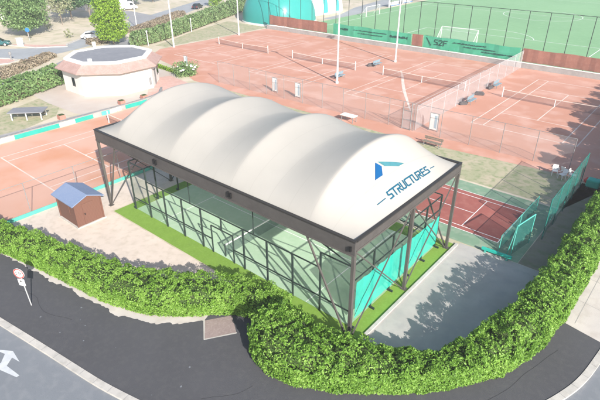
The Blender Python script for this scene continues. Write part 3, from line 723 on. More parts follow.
# arch ribs and valley ties under the membrane
for k in range(4):
    xr = xa + (k + 0.5) * (xb - xa) / 4; r = MB(); pts = [(xr, ya + 0.16 + (yc - ya - 0.32) * j / 20) for j in range(21)]
    for p, q in zip(pts[:-1], pts[1:]): r.tube((*p, zroof(*p) - 0.12), (*q, zroof(*q) - 0.12), 0.06, None, 6)
    r.build('arch_rib', 'white_metal', can)
ym = (ya + yc) / 2
for x in (xa + 0.09, xb - 0.09):
    for y in (ya + 0.09, ym, yc - 0.09):
        top = 6.24 - (DB if abs(y - ym) < 1 else DA)
        c = MB().box(x - 0.085, x + 0.085, y - 0.085, y + 0.085, 0.0, top + (0.0 if abs(y - ym) < 1 else 0.3)).build('column', 'column', can)
        MB().box(x - 0.17, x + 0.17, y - 0.17, y + 0.17, 0.0, 0.03).build('base_plate', 'column', c)
    for ya_, yb_ in ((ya + 0.09, ym), (ym, yc - 0.09)):
        MB().bar((x, ya_ + 0.09, 0.06), (x, yb_ - 0.09, 5.68), 0.06).build('brace', 'column', can)
        MB().bar((x - 0.07, ya_ + 0.09, 5.66), (x - 0.07, yb_ - 0.09, 0.06), 0.06).build('brace', 'column', can)
for y in (ya + 0.09, yc - 0.09):
    for x, xt in ((xa + 0.18, 0.15), (xb - 0.18, 17.75)):
        MB().bar((x, y, 0.06), (xt, y, 5.46), 0.085).build('brace', 'column', can)
for x in (5.15, 12.15):
    b = MB(); b.box(x, x + 0.09, ya - 0.13, ya - 0.032, 5.75, 6.08); b.box(x + 0.2, x + 0.29, ya - 0.13, ya - 0.032, 5.72, 6.05)
    b.build('clamp', 'black', can)
b = MB(); b.box(20.50, 20.60, ya - 0.14, ya - 0.032, 5.75, 6.0); b.build('corner_bracket', 'black', can)
MB().bar((17.75, ya + 0.3, 5.45), (19.95, -0.02, 4.05), 0.055).build('tie_strut', 'dark_steel', can)

# ================================================================== PADEL CAGE
cage = thing('padel_cage', 'dark steel and glass padel court enclosure standing under the membrane canopy', 'sports cage', (10, 5, 0))
def post(x, y, h, w=0.09): MB().box(x - w / 2, x + w / 2, y - w / 2, y + w / 2, 0.0, h).build('post', 'dark_steel', cage)
for y in (-0.05, 10.05):
    for k in range(11):
        x = 2 * k
        if k == 5:
            MB().box(x - 0.04, x + 0.04, y - 0.04, y + 0.04, 2.12, 3.0).build('post', 'dark_steel', cage); continue
        post(x, y, 4.0 if k in (0, 1, 9, 10) else 3.0)
    for x in (8.98, 11.02): post(x, y, 2.1, 0.07)
    MB().bar((8.98, y, 2.1), (11.02, y, 2.1), 0.06).build('rail', 'dark_steel', cage)
    for x0, x1, zz in ((0, 2, 4.0), (18, 20, 4.0), (2, 18, 3.0), (0.05, 8.95, 1.05), (11.05, 19.95, 1.05)):
        MB().bar((x0, y, zz), (x1, y, zz), 0.06).build('rail', 'dark_steel', cage)
    for x0, x1, h in ((0, 2, 3), (2, 4, 2), (16, 18, 2), (18, 20, 3)):
        MB().box(x0 + 0.05, x1 - 0.05, y - 0.006, y + 0.006, 0.07, h - 0.02).build('glass_panel', 'glass', cage)
    for x0, x1, z0, z1 in ((0, 2, 3, 4), (18, 20, 3, 4), (2, 4, 2, 3), (16, 18, 2, 3), (4, 8.98, 0.06, 3), (11.02, 16, 0.06, 3)):
        MB().quad((x0 + 0.05, y, z0), (x1 - 0.05, y, z0), (x1 - 0.05, y, z1), (x0 + 0.05, y, z1)).build('mesh_panel', 'mesh_dark', cage)
for x in (-0.05, 20.05):
    for k in range(1, 5): post(x, 2 * k, 4.0)
    for zz in (4.0, 3.0): MB().bar((x, 0, zz), (x, 10, zz), 0.06).build('rail', 'dark_steel', cage)
    for k in range(5):
        MB().box(x - 0.006, x + 0.006, 2 * k + 0.05, 2 * k + 1.95, 0.07, 2.96).build('glass_panel', 'glass', cage)
        MB().quad((x, 2 * k + 0.05, 3.04), (x, 2 * k + 1.95, 3.04), (x, 2 * k + 1.95, 3.96), (x, 2 * k + 0.05, 3.96)).build('mesh_panel', 'mesh_dark', cage)
    for k in range(6):   # feet of the posts
        s = 1 if x > 5 else -1
        MB().box(min(x, x + s * 0.28), max(x, x + s * 0.28), 2 * k - 0.05, 2 * k + 0.05, 0.0, 0.12).build('foot', 'dark_steel', cage)
for x in (7.0, 12.95):
    for y in (-0.05, 10.05):
        MB().tube((x, y, 3.0), (x, y, 5.42), 0.035, None, 8).build('light_pole', 'dark_steel', cage)
# windscreen tied to the end wall
ws = MB(); n = 40
for i in range(n):
    y0_, y1_ = 0.25 + 9.55 * i / n, 0.25 + 9.55 * (i + 1) / n
    def sc(y): return 20.13 + 0.012 * math.sin(y * 5.1) + 0.008 * math.sin(y * 11)
    def tp(y): return 2.85 - 0.03 * y + 0.03 * math.sin(y * 3.3) + 0.02 * math.sin(y * 7.7)
    def bt(y): return 0.42 + 0.03 * math.sin(y * 2.6 + 1)
    for zz in range(4):
        f0, f1 = zz / 4, (zz + 1) / 4
        ws.quad((sc(y0_) + .01 * math.sin(zz * 2 + y0_), y0_, bt(y0_) * (1 - f0) + tp(y0_) * f0), (sc(y1_) + .01 * math.sin(zz * 2 + y1_), y1_, bt(y1_) * (1 - f0) + tp(y1_) * f0),
                (sc(y1_) + .01 * math.sin(zz * 2 + 2 + y1_), y1_, bt(y1_) * (1 - f1) + tp(y1_) * f1), (sc(y0_) + .01 * math.sin(zz * 2 + 2 + y0_), y0_, bt(y0_) * (1 - f1) + tp(y0_) * f1))
o = ws.build('windscreen', 'windscreen', None, (20.13, 5, 0.4), smooth=True)
tag(o, 'bright turquoise fabric windscreen tied along the end glass of the padel cage', 'windscreen')
# padel net
pn = thing('padel_net', 'low net with white top band across the pale green padel court', 'net', (10, 5, 0.02))
for y in (0.12, 9.88): MB().tube((10, y, 0.02), (10, y, 0.95), 0.05, None, 8).build('post', 'dark_steel', pn)
MB().quad((10, 0.15, 0.05), (10, 9.85, 0.05), (10, 9.85, 0.86), (10, 0.15, 0.86)).build('mesh', 'net_padel', pn)
MB().box(9.97, 10.03, 0.15, 9.85, 0.86, 0.93).build('top_band', 'white', pn)

# ================================================================== HEDGES
hedge('laurel_hedge', 'long low clipped bright green hedge behind the road sign, running past the wooden kiosk', [(-16, -11.6), (-9, -10.1), (-2.6, -8.75), (1.2, -7.85), (5.2, -7.15), (8.4, -6.4), (11.0, -5.2), (13.0, -3.65), (14.8, -2.5), (17.2, -2.1)],
      [0.9, 0.9, 0.92, 0.95, 1.0, 1.2, 1.3, 1.15, 0.95, 0.9], [1.6, 1.6, 1.6, 1.62, 1.65, 1.7, 1.75, 1.8, 1.85, 1.9], 800, 0.11, 'leaf_hedge', lump=0.13, tuft=0.22, box=0.62, base=0.05, shoot=0.15)
hedge('laurel_hedge', 'tall rounded green hedge curving round the corner in front of the canopy', [(17.5, -3.5), (19.4, -3.9), (21.6, -3.0), (23.7, -1.55), (25.3, -0.1), (26.6, 1.7), (27.4, 4.0), (27.7, 6.0), (27.9, 9), (27.95, 14), (28.0, 20), (28.2, 27)],
      [1.45, 1.5, 1.3, 1.1, 0.9, 0.95, 1.0, 1.05, 1.05, 1.05, 1.05, 1.05], [2.4, 2.25, 1.95, 1.45, 1.25, 2.0, 2.6, 2.7, 2.4, 2.2, 2.3, 2.5], 760, 0.135, 'leaf_tall', lump=0.2, tuft=0.4, box=0.62, base=0.05, shoot=0.20)
hedge('laurel_hedge', 'leafy green hedge left of the octagonal clubhouse, beside the grey footpath', [(-33, -5), (-36.3, 3.3), (-38.4, 8.5), (-40.4, 14.4)], [2.0, 2.1, 2.0, 1.6], [2.0, 2.0, 2.1, 2.2], 55, 0.34, 'leaf_mid', lump=0.4, core='twig_pale')
hedge('conifer_hedge', 'long straight pale green hedge running from the clubhouse to the turquoise dome', [(-53.6, 35.0), (-54.8, 41.5), (-59.0, 51), (-63.0, 60), (-67.5, 70), (-78, 92)], [1.1, 1.2, 1.3, 1.4, 1.5, 1.5], [2.3, 2.5, 2.6, 2.8, 3.0, 3.0], 40, 0.42, 'leaf_conifer', lump=0.35, core='twig_pale', tuft=0.5)
hedge('brown_hedge', 'low brownish clipped hedge between the footpath and the roundabout', [(-46.5, 4), (-50.3, 10.0), (-53.2, 15.2), (-57.0, 20.8)], [1.9, 1.9, 1.7, 1.3], [0.7, 0.7, 0.75, 0.8], 45, 0.3, 'leaf_brown', lump=0.25, core='twig_pale')
hedge('brown_hedge', 'low brown hedge along the street beyond the lime green tree', [(-65.8, 42.3), (-70.5, 50.8), (-75, 58.5), (-79.5, 66)], [1.5, 1.6, 1.6, 1.5], [0.9, 0.9, 0.9, 0.9], 40, 0.3, 'leaf_brown', lump=0.25, core='twig_pale')
hedge('brown_hedge', 'small brown hedge block beside the white car', [(-61.6, 30.2), (-61.4, 32.2), (-61.2, 34)], [1.2, 1.2, 1.2], [1.0, 1.0, 1.0], 45, 0.3, 'leaf_brown', lump=0.2, core='twig_pale')

# ================================================================== TREES
tree('lime_tree', 'large bright lime green tree behind the octagonal clubhouse', (-58.4, 33.7, 0), 10.0, 3.6, 0.9, 'leaf_lime', 14000, 0.34, clumps=70, shape=0.45, trunk_r=0.2)
tree('broad_tree', 'broad mid green round-crowned tree standing behind the teal car', (-79.4, 27.0, 0), 10.2, 4.9, 1.5, 'leaf_mid', 14000, 0.42, clumps=64, shape=0.25, trunk_r=0.25)
tree('street_tree', 'dark green tree with pale thin trunk beyond the bare plot', (-88.3, 45.8, 0), 10.5, 4.2, 3.6, 'leaf_dark', 8000, 0.42, clumps=40, trunk_r=0.15, bark='bark')
tree('street_tree', 'dark spreading tree at the top edge, left of the lime green tree', (-95, 44.5, 0), 10.0, 5.0, 2.6, 'leaf_dark', 9000, 0.45, clumps=40, trunk_r=0.2)
tree('thin_tree', 'sparse pale tree right of the broad green tree', (-86.8, 38.0, 0), 8.5, 3.2, 2.6, 'leaf_pale', 1800, 0.4, clumps=26, sparse=0.3, trunk_r=0.12)
tree('thin_tree', 'pale thin bush-like tree between the broad tree and the bare plot', (-95, 36.5, 0), 8.0, 3.6, 1.6, 'leaf_pale', 2000, 0.42, clumps=26, sparse=0.25, trunk_r=0.12)
tree('street_tree', 'dark tree at the top edge beside the white building', (-104, 68, 0), 8.5, 3.6, 1.6, 'leaf_dark', 2600, 0.45, clumps=24, trunk_r=0.18)
tree('street_tree', 'grey green tree at the top edge above the side street', (-106, 76, 0), 7.5, 3.2, 1.2, 'leaf_mid', 2000, 0.45, clumps=22, trunk_r=0.16)
tree('lime_bush', 'lime green bush behind the long hedge near the dark car', (-85.0, 82.5, 0), 3.8, 2.6, 0.3, 'leaf_lime', 1600, 0.38, clumps=22, trunk_r=0.1, cat='bush')
# trees beyond the right edge of the picture, whose shade falls on the courts
for x, y, h, r in ((29.9, 23.5, 4.4, 1.5), (29.9, 27, 5.0, 2.0), (30.0, 31, 4.8, 2.3), (29.9, 34.5, 5.6, 2.5), (29.6, 38, 5.0, 2.4), (30.2, 41.5, 5.8, 2.6), (30.4, 45, 6.2, 2.6), (30.0, 48.5, 5.6, 2.5), (30.3, 52, 6.0, 2.6), (30.8, 56, 6.4, 2.8)):
    tree('corner_tree', 'bushy green tree in the row beside the right hand tennis court', (x, y, 0), h, r, 0.3, 'leaf_tall', 5200, 0.34, group='trees beside the right hand tennis court', clumps=28, trunk_r=0.14)
tree('clump_bush', 'rounded green bush with white blooms between the terrace and the clay courts', (-29.2, 28.0, 0.0), 1.7, 2.3, 0.0, 'leaf_mid', 2200, 0.24, clumps=26, trunk_r=0.06, cat='bush')
for k in range(16):
    a = rnd.uniform(0, 2 * PI); r = rnd.uniform(0.3, 1.9); x, y, zz = -29.0 + r * math.cos(a), 27.8 + r * math.sin(a), 1.55 - 0.16 * r * r
    fb = MB(); fb.obox((x, y), 0.34, 0.30, zz, zz + 0.2, a); fb.build('bloom', 'flower', bpy.data.objects['clump_bush'], bevel=0.08)
hedge('plant_border', 'thin green strip of low plants at the terrace edge', [(-37.6, 28.4), (-34, 28.0), (-31.4, 27.8)], [0.4, 0.4, 0.4], [0.45, 0.45, 0.5], 60, 0.22, 'leaf_lime', lump=0.1, cat='planting')

# ================================================================== KIOSK
kx, ky = -2.05, -3.4
ks = thing('wooden_kiosk', 'small brown plank kiosk with shallow blue felt roof on the sandy plot', 'kiosk', (kx, ky, 0))
cx0, cx1, cy0, cy1 = -3.35, -0.75, -4.35, -2.35
hh, hr = 1.95, 2.35
mb = MB()
mb.prism([(cx0, cy0), (cx1, cy0), (cx1, cy1), (cx0, cy1)], 0.08, hh)
ymid = (cy0 + cy1) / 2
for x in (cx0, cx1): mb.add([(x, cy0, hh), (x, cy1, hh), (x, ymid, hr - 0.05)], [(0, 1, 2)])
wal = mb.build('walls', 'brown_wood', ks)
for x, y in ((cx0, cy0), (cx1, cy0), (cx1, cy1), (cx0, cy1)):
    MB().box(x - 0.05, x + 0.05, y - 0.05, y + 0.05, 0.08, hh - 0.02).build('corner_trim', 'brown_wood', wal)
MB().box(cx0 - 0.12, cx1 + 0.12, cy0 - 0.12, cy1 + 0.12, 0.0, 0.08).build('plinth', 'kerb', ks)
rf = MB(); ov = 0.24
for s in (-1, 1):
    ye = ymid + s * ((cy1 - cy0) / 2 + ov); ze = hr - (hr - hh) * ((cy1 - cy0) / 2 + ov) / ((cy1 - cy0) / 2)
    a, b = (cx0 - ov, ymid, hr), (cx1 + ov, ymid, hr); c, d = (cx1 + ov, ye, ze), (cx0 - ov, ye, ze)
    t = 0.07
    rf.add([a, b, c, d, (a[0], a[1], a[2] + t), (b[0], b[1], b[2] + t), (c[0], c[1], c[2] + t), (d[0], d[1], d[2] + t)],
           [(0, 1, 2, 3), (4, 7, 6, 5), (0, 4, 5, 1), (1, 5, 6, 2), (2, 6, 7, 3), (3, 7, 4, 0)])
roof = rf.build('roof', 'blue_roof', ks)
dr = MB().box(cx1 + 0.003, cx1 + 0.035, cy0 + 0.55, cy0 + 1.4, 0.12, 1.75).build('door', 'brown_wood', ks)
MB().box(cx1 + 0.036, cx1 + 0.06, cy0 + 0.62, cy0 + 0.68, 0.85, 1.0).build('handle', 'black', dr)
MB().box(cx0 + 0.55, cx0 + 1.75, cy0 - 0.03, cy0 - 0.003, 0.85, 1.6).build('shutter', 'brown_wood', wal)

# ================================================================== ROAD SIGN
sg = thing('road_sign', 'round red-ringed weight limit sign with white plate below on a leaning metal post', 'road sign', (5.2, -10.4, 0.105))
face = Vector((0.47, -0.88, 0)).normalized()          # towards the road
rt = Vector((face.y, -face.x, 0)) * -1
B = Vector((5.2, -10.4, 0.105)); T = B + Vector((-0.05, -0.05, 2.5))
MB().tube(B, T, 0.032, None, 8).build('post', 'galv', sg)
def disc(mb, c, r0, r1, off, n=28):
    V = []; c = c + face * off
    for k in range(n):
        a = 2 * PI * k / n; d = rt * math.cos(a) + Vector((0, 0, 1)) * math.sin(a); V += [c + d * r0, c + d * r1]
    for k in range(n):
        j = (k + 1) % n; mb.quad(V[2 * k], V[2 * k + 1], V[2 * j + 1], V[2 * j])
    return mb
cc = T + Vector((0, 0, -0.22))
sp = MB().tube(cc + face * 0.03, cc + face * 0.055, 0.33, None, 28).build('disc', 'sign_white', sg)
disc(MB(), cc, 0.255, 0.322, 0.058).build('ring', 'red', sp)
tx = MB(); up = Vector((0, 0, 1))
write(tx, '3,5t', lambda a, b: cc + face * 0.060 + rt * ((a - 1.5) * 0.145) + up * ((b - 0.5) * 0.17), 0.2, 0.72, 1)
tx.build('lettering', 'black', sp)
pc = cc + Vector((0, 0, -0.60)) + face * 0.045
pl = MB(); hw, hv = 0.20, 0.22
pl.add([pc + rt * a * hw + up * b * hv + face * c for c in (-0.01, 0.01) for a, b in ((-1, -1), (1, -1), (1, 1), (-1, 1))], [(3, 2, 1, 0), (4, 5, 6, 7), (0, 1, 5, 4), (1, 2, 6, 5), (2, 3, 7, 6), (3, 0, 4, 7)])
pl = pl.build('plate', 'sign_white', sg)
a = MB(); q = pc + face * 0.013
a.quad(q - rt * .09 + up * .04, q + rt * .02 + up * .04, q + rt * .02 + up * .12, q - rt * .09 + up * .12)
a.quad(q + rt * .03 + up * .04, q + rt * .09 + up * .04, q + rt * .08 + up * .09, q + rt * .03 + up * .09)
a.build('pictogram', 'black', pl)

# ================================================================== FENCES, NETS, COURT FURNITURE
def wire_fence(name, label, pts, h, step, mesh, post_m='steel_grey', r=0.03, group=None, rail=True, cat='fence', z0=0.0):
    P = [Vector((*p, 0)) for p in pts]
    root = thing(name, label, cat, (P[0].x, P[0].y, 0), group)
    posts = []
    for a, b in zip(P[:-1], P[1:]):
        n = max(1, round((b - a).length / step))
        for k in range(n + 1):
            p = a.lerp(b, k / n)
            if not posts or (p - posts[-1]).length > 0.05: posts.append(p)
        MB().quad((a.x, a.y, z0 + 0.03), (b.x, b.y, z0 + 0.03), (b.x, b.y, h - 0.03), (a.x, a.y, h - 0.03)).build('mesh_panel', mesh, root)
        if rail: MB().tube((a.x, a.y, h), (b.x, b.y, h), r * 0.7, None, 6).build('top_wire', post_m, root)
    for p in posts: MB().tube((p.x, p.y, 0), (p.x, p.y, h + 0.02), r, None, 6).build('post', post_m, root)
    return root
wire_fence('court_fence', 'thin grey wire fence with slim posts along the near edge of the clay courts', [(-22.5, 28.4), (8.0, 28.9), (23.6, 29.0)], 3.0, 3.1, 'mesh_grey')
wire_fence('court_fence', 'pale wire fence between the two right hand clay courts', [(8.1, 29.2), (7.4, 64.2)], 2.7, 3.5, 'mesh_light', 'galv', 0.03)
f2 = wire_fence('court_fence', 'thin wire fence with turquoise base strip behind the wooden kiosk', [(-5.3, -9.5), (-5.2, 21)], 2.7, 4.0, 'mesh_dark', 'steel_grey', 0.03)
MB().box(-5.285, -5.245, -9.5, 21, 0.0, 0.30).build('base_strip', 'turq_pale', f2)
ft = wire_fence('ball_stop_fence', 'tall ball-stop netting on slender dark posts between clay courts and football pitch', [(-47.5, 65.3), (31, 65.3)], 8.3, 3.05, 'mesh_tall', 'dark_steel', 0.055, rail=True)
def bx(u0, u1, z0, z1, m, y, th, name, parent=None): return MB().box(u0, u1, y, y + th, z0, z1).build(name, m, parent)
lw = thing('low_wall', 'long low grey wall with white coping along the far side of the clay courts', 'wall', (-8, 64.75, 0))
bx(-47.6, 31, 0, 0.78, 'wall_grey', 64.62, 0.22, 'wall_face', lw); bx(-47.6, 31, 0.782, 0.86, 'white', 64.58, 0.30, 'coping', lw)
def screen(x0, x1, m, label, cat, name, z0=0.88, z1=2.85):
    mb = MB(); n = max(6, int((x1 - x0) / 0.8))
    for i in range(n):
        a, b = x0 + (x1 - x0) * i / n, x0 + (x1 - x0) * (i + 1) / n
        f = lambda x: 65.16 + 0.05 * math.sin(x * 1.3) + 0.03 * math.sin(x * 3.1)
        t = lambda x: z1 + 0.05 * math.sin(x * 1.03)
        for c, d in ((0, 0.5), (0.5, 1)):
            mb.quad((a, f(a) - .04 * c * 2, z0 + (t(a) - z0) * c), (b, f(b) - .04 * c * 2, z0 + (t(b) - z0) * c), (b, f(b) - .04 * d * (2 if d < 1 else 0), z0 + (t(b) - z0) * d), (a, f(a) - .04 * d * (2 if d < 1 else 0), z0 + (t(a) - z0) * d))
    o = mb.build(name, m, None, ((x0 + x1) / 2, 65.16, z0), smooth=True); tag(o, label, cat); return o
screen(-47.2, -31.4, 'brown_panel', 'brown windbreak on the ball-stop fence in front of the turquoise dome', 'windbreak', 'windbreak')
g1 = screen(-29.8, -12.5, 'green_banner', 'green printed banner hung left of the brown gap in the ball-stop fence', 'banner', 'banner')
screen(-12.3, -10.2, 'brown_panel', 'short brown windbreak panel between the two green banners', 'windbreak', 'windbreak')
g2 = screen(-10.0, 6.6, 'green_banner', 'long green printed banner hung right of the brown gap in the ball-stop fence', 'banner', 'banner')
screen(7.0, 31, 'brown_panel', 'brown windbreak on the ball-stop fence at the right end', 'windbreak', 'windbreak')
def fy(x): return 65.16 + 0.05 * math.sin(x * 1.3) + 0.03 * math.sin(x * 3.1) - 0.10
tx = MB(); write(tx, 'S2F', lambda a, b: (-8.0 + a * 1.1, fy(-8.0 + a * 1.1), 1.55 + 0.85 * b), 0.14, 0.8, 2); tx.build('lettering', 'banner_ink', g2)
MB().bar((-9.5, fy(-9.5), 2.6), (-8.5, fy(-8.5), 1.3), 0.02, 0.12).build('print_stroke', 'banner_ink', g2)
def print_row(par, x0, x1, zz, hh):
    tx = MB(); x = x0; mx = lambda x, k: (x, fy(x), zz + hh * k)
    while x < x1:
        w_ = rnd.uniform(0.10, 0.26); e = min(x1, x + w_)
        # uneven, illegible lettering: joined strokes of changing height
        k0, k1 = rnd.choice((0, 0, 0.15, 0.3)), rnd.choice((1, 1, 0.8, 0.55))
        tx.quad(mx(x, k0), mx(e, k0), mx(e, k1), mx(x, k1)); x = e
    tx.build('print_row', 'banner_ink', par)
for x0, x1, zz in ((-4.6, 1.2, 2.2), (-2.6, 2.8, 1.75), (0.5, 6.0, 1.35)): print_row(g2, x0, x1, zz, 0.17)
for x0, x1, zz, hh_ in ((-28.4, -26.2, 1.9, 0.35), (-25.0, -17.6, 2.1, 0.14), (-24, -18.4, 1.6, 0.14), (-16.8, -13.2, 1.75, 0.42)): print_row(g1, x0, x1, zz, hh_)

# tennis nets
def net_at(x, y, label, half=6.4, first=[None]):
    if first[0] is None:
        t = thing('tennis_net', label, 'net', (0, 0, 0.012), 'tennis nets')
        for s in (-half, half): MB().tube((s, 0, 0.012), (s, 0, 1.35), 0.06, None, 8).build('post', 'white_metal', t)
        m1, m2 = MB(), MB(); n = 16
        zt = lambda q: 0.92 + 0.13 * abs(q) ** 1.2
        for k in range(n):
            a, b = -1 + 2 * k / n, -1 + 2 * (k + 1) / n
            m1.quad((a * half, 0, 0.03), (b * half, 0, 0.03), (b * half, 0, zt(b) - 0.08), (a * half, 0, zt(a) - 0.08))
            m2.add([(a * half, -0.02, zt(a) - 0.08), (b * half, -0.02, zt(b) - 0.08), (b * half, -0.02, zt(b)), (a * half, -0.02, zt(a)), (a * half, 0.02, zt(a) - 0.08), (b * half, 0.02, zt(b) - 0.08), (b * half, 0.02, zt(b)), (a * half, 0.02, zt(a))],
                   [(0, 1, 2, 3), (7, 6, 5, 4), (3, 2, 6, 7), (0, 4, 5, 1)])
        m1.build('mesh', 'net', t); m2.build('top_band', 'line', t)
        MB().box(-0.04, 0.04, -0.03, 0.03, 0.012, 0.92).build('centre_strap', 'white', t)
        first[0] = t; t.location = (x, y, 0.012); return t
    return copy_tree(first[0], (x, y, 0.012), 0, label)
net_at(17.2, 47.3, 'tennis net on the right hand clay court, beyond the pale fence')
net_at(-0.5, 46.9, 'tennis net with white posts on the clay court in front of the green banners')
net_at(-18.1, 46.6, 'tennis net on the clay court just left of the light poles')
net_at(-36.6, 46.6, 'tennis net on the farthest left clay court, near the turquoise dome')
net_at(-12.9, 9.2, 'tennis net on the lower left clay court, beside the canopy')

# light poles
lp = thing('light_pole', 'white light pole standing on clay, in front of all the others', 'light pole', (-9.5, 38.9, 0), 'white light poles of the clay courts')
MB().tube((-9.5, 38.9, 0), (-9.5, 38.9, 12), 0.14, 0.08, 10).build('mast', 'white_metal', lp)
MB().tube((-9.5, 38.9, 0.0), (-9.5, 38.9, 0.25), 0.22, None, 10).build('base', 'white_metal', lp)
for s in (-1, 1): MB().box(-9.5 + s * 0.5 - 0.28, -9.5 + s * 0.5 + 0.28, 38.75, 39.05, 11.8, 11.95).build('lamp_head', 'steel_grey', lp)
MB().bar((-10.1, 38.9, 11.75), (-8.9, 38.9, 11.75), 0.08).build('cross_arm', 'white_metal', lp)
copy_tree(lp, (-9.8, 55.4, 0), 0, 'white light pole in front of the left green banner on the ball-stop fence')
copy_tree(lp, (-47.3, 39.3, 0), 0, 'white light pole at the grass bank beside the long pale hedge')
copy_tree(lp, (-46.9, 55.5, 0), 0, 'white light pole in front of the turquoise dome')

# player benches between the courts
def bench_thing():
    t = thing('player_bench', 'grey blue bench with bags', 'bench', (0, 0, 0.008), 'player benches between the courts')
    MB().box(-0.22, 0.22, -1.0, 1.0, 0.42, 0.47).build('seat', 'cloth_blue', t)
    MB().box(-0.26, -0.22, -1.0, 1.0, 0.55, 0.95).build('backrest', 'cloth_blue', t)
    for y in (-0.8, 0.8):
        for x in (-0.18, 0.18): MB().bar((x, y, 0.008), (x, y, 0.42), 0.05).build('leg', 'steel_grey', t)
        MB().bar((-0.24, y, 0.4), (-0.24, y, 0.95), 0.04).build('back_support', 'steel_grey', t)
    return t
b0 = bench_thing(); b0.location = (-10.6, 41.2, 0.008); b0['label'] = 'grey blue bench on the clay near the foot of the front light pole'
copy_tree(b0, (-10.4, 51.0, 0.008), 0, 'grey blue bench on the clay left of the light pole before the left green banner')
copy_tree(b0, (8.9, 42.2, 0.008), 0, 'grey blue bench beside the pale fence, nearer the front fence')
copy_tree(b0, (8.7, 51.2, 0.008), 0, 'grey blue bench beside the pale fence, nearer the far low wall')
def bag(x, y, m, label, rz, s=1.0):
    t = MB(); prof = [(-.42, .0), (-.46, .14), (-.30, .32), (.30, .34), (.46, .16), (.42, .0)]
    cs, sn = math.cos(rz), math.sin(rz); V = []
    for w_, k in ((-.16, .9), (0, 1.06), (.16, .9)):
        for a, b in prof: V.append((x + s * (cs * a * k - sn * w_), y + s * (sn * a * k + cs * w_), 0.01 + s * b * k))
    n = len(prof); F = [tuple(range(n)), tuple(reversed(range(2 * n, 3 * n)))]
    for r in range(2):
        for i in range(n): j = (i + 1) % n; F.append((r * n + i, (r + 1) * n + i, (r + 1) * n + j, r * n + j))
    t.add(V, F); o = t.build('sports_bag', m, None, (x, y, 0.01), smooth=False, bevel=0.03); tag(o, label, 'bag')
bag(-11.3, 41.6, 'dark_cloth', 'dark sports bag on the clay beside the bench nearest the front light pole', 1.2, 1.1)
bag(-11.2, 50.3, 'dark_cloth', 'dark sports bag left of the bench by the second light pole', 0.8, 1.4)
bag(8.3, 41.0, 'dark_cloth', 'dark sports bag beside the near bench along the pale fence', 0.9, 1.2)
bag(8.2, 46.2, 'dark_cloth', 'dark bag lying on clay midway along the pale fence', 0.4, 1.4)
bag(8.2, 50.0, 'dark_cloth', 'dark sports bag beside the far bench along the pale fence', 1.5, 1.2)

# framed white notice boards along the near fence
def board(x, y, h, w_, label):
    t = thing('notice_board', label, 'board', (x, y, 0.008), 'white boards along the near court fence')
    MB().box(x - w_ / 2, x + w_ / 2, y - 0.03, y + 0.03, 0.18, h).build('panel', 'white', t)
    MB().box(x + w_ * 0.05, x + w_ * 0.36, y - 0.040, y - 0.031, 0.35, h - 0.2).build('inset', 'panel_blue', t)
    for s in (-1, 1):
        MB().box(x + s * w_ / 2 - 0.03, x + s * w_ / 2 + 0.03, y - 0.045, y + 0.045, 0.008, h + 0.04).build('upright', 'steel_grey', t)
    MB().box(x - w_ / 2 + 0.031, x + w_ / 2 - 0.031, y - 0.045, y + 0.045, h + 0.002, h + 0.05).build('frame_top', 'steel_grey', t)
board(9.7, 30.2, 1.95, 0.95, 'white framed board behind the near court fence, right of the canopy logo hump')
board(-9.2, 30.0, 1.9, 0.85, 'white framed board behind the near court fence, below the front light pole')
board(-13.2, 30.0, 1.9, 0.85, 'white framed board behind the near court fence, left of the other board there')
board(-33.4, 31.2, 1.7, 0.8, 'white framed board at the clay edge beside the flowering bush')
# gate in the near fence
g = thing('fence_gate', 'narrow grey steel gate in the near court fence, left of the framed board', 'gate', (7.2, 28.75, 0))
for x in (6.7, 7.7): MB().tube((x, 28.78, 0), (x, 28.78, 3.0), 0.05, None, 6).build('post', 'steel_grey', g)
for zz in (0.1, 1.1, 2.1): MB().bar((6.76, 28.78, zz), (7.64, 28.78, zz), 0.05).build('rail', 'steel_grey', g)
MB().quad((6.76, 28.78, 0.1), (7.64, 28.78, 0.1), (7.64, 28.78, 2.1), (6.76, 28.78, 2.1)).build('mesh_panel', 'mesh_light', g)
# low benches behind the canopy
t = thing('slatted_bench', 'weathered slatted bench on the dry grass behind the far canopy corner', 'bench', (11.6, 26.2, 0.004))
for k in range(4): MB().box(10.6, 12.6, 25.95 + 0.13 * k, 26.05 + 0.13 * k, 0.42, 0.46).build('slat', 'wood', t)
for k in range(2): MB().box(10.6, 12.6, 26.50, 26.54, 0.58 + 0.16 * k, 0.70 + 0.16 * k).build('back_slat', 'wood', t)
for x in (10.8, 12.4):
    for y in (26.0, 26.42): MB().bar((x, y, 0.004), (x, y, 0.42), 0.06).build('leg', 'steel_grey', t)
    MB().bar((x, 26.57, 0.3), (x, 26.57, 0.88), 0.05).build('back_support', 'steel_grey', t)
t = thing('garden_table', 'white topped table with grey legs behind the valley before the last canopy hump', 'table', (1.0, 26.9, 0.004))
MB().box(0.1, 1.9, 26.45, 27.35, 0.70, 0.76).build('table_top', 'white', t)
for x in (0.25, 1.75):
    for y in (26.55, 27.25): MB().bar((x, y, 0.004), (x, y, 0.70), 0.06).build('leg', 'steel_grey', t)
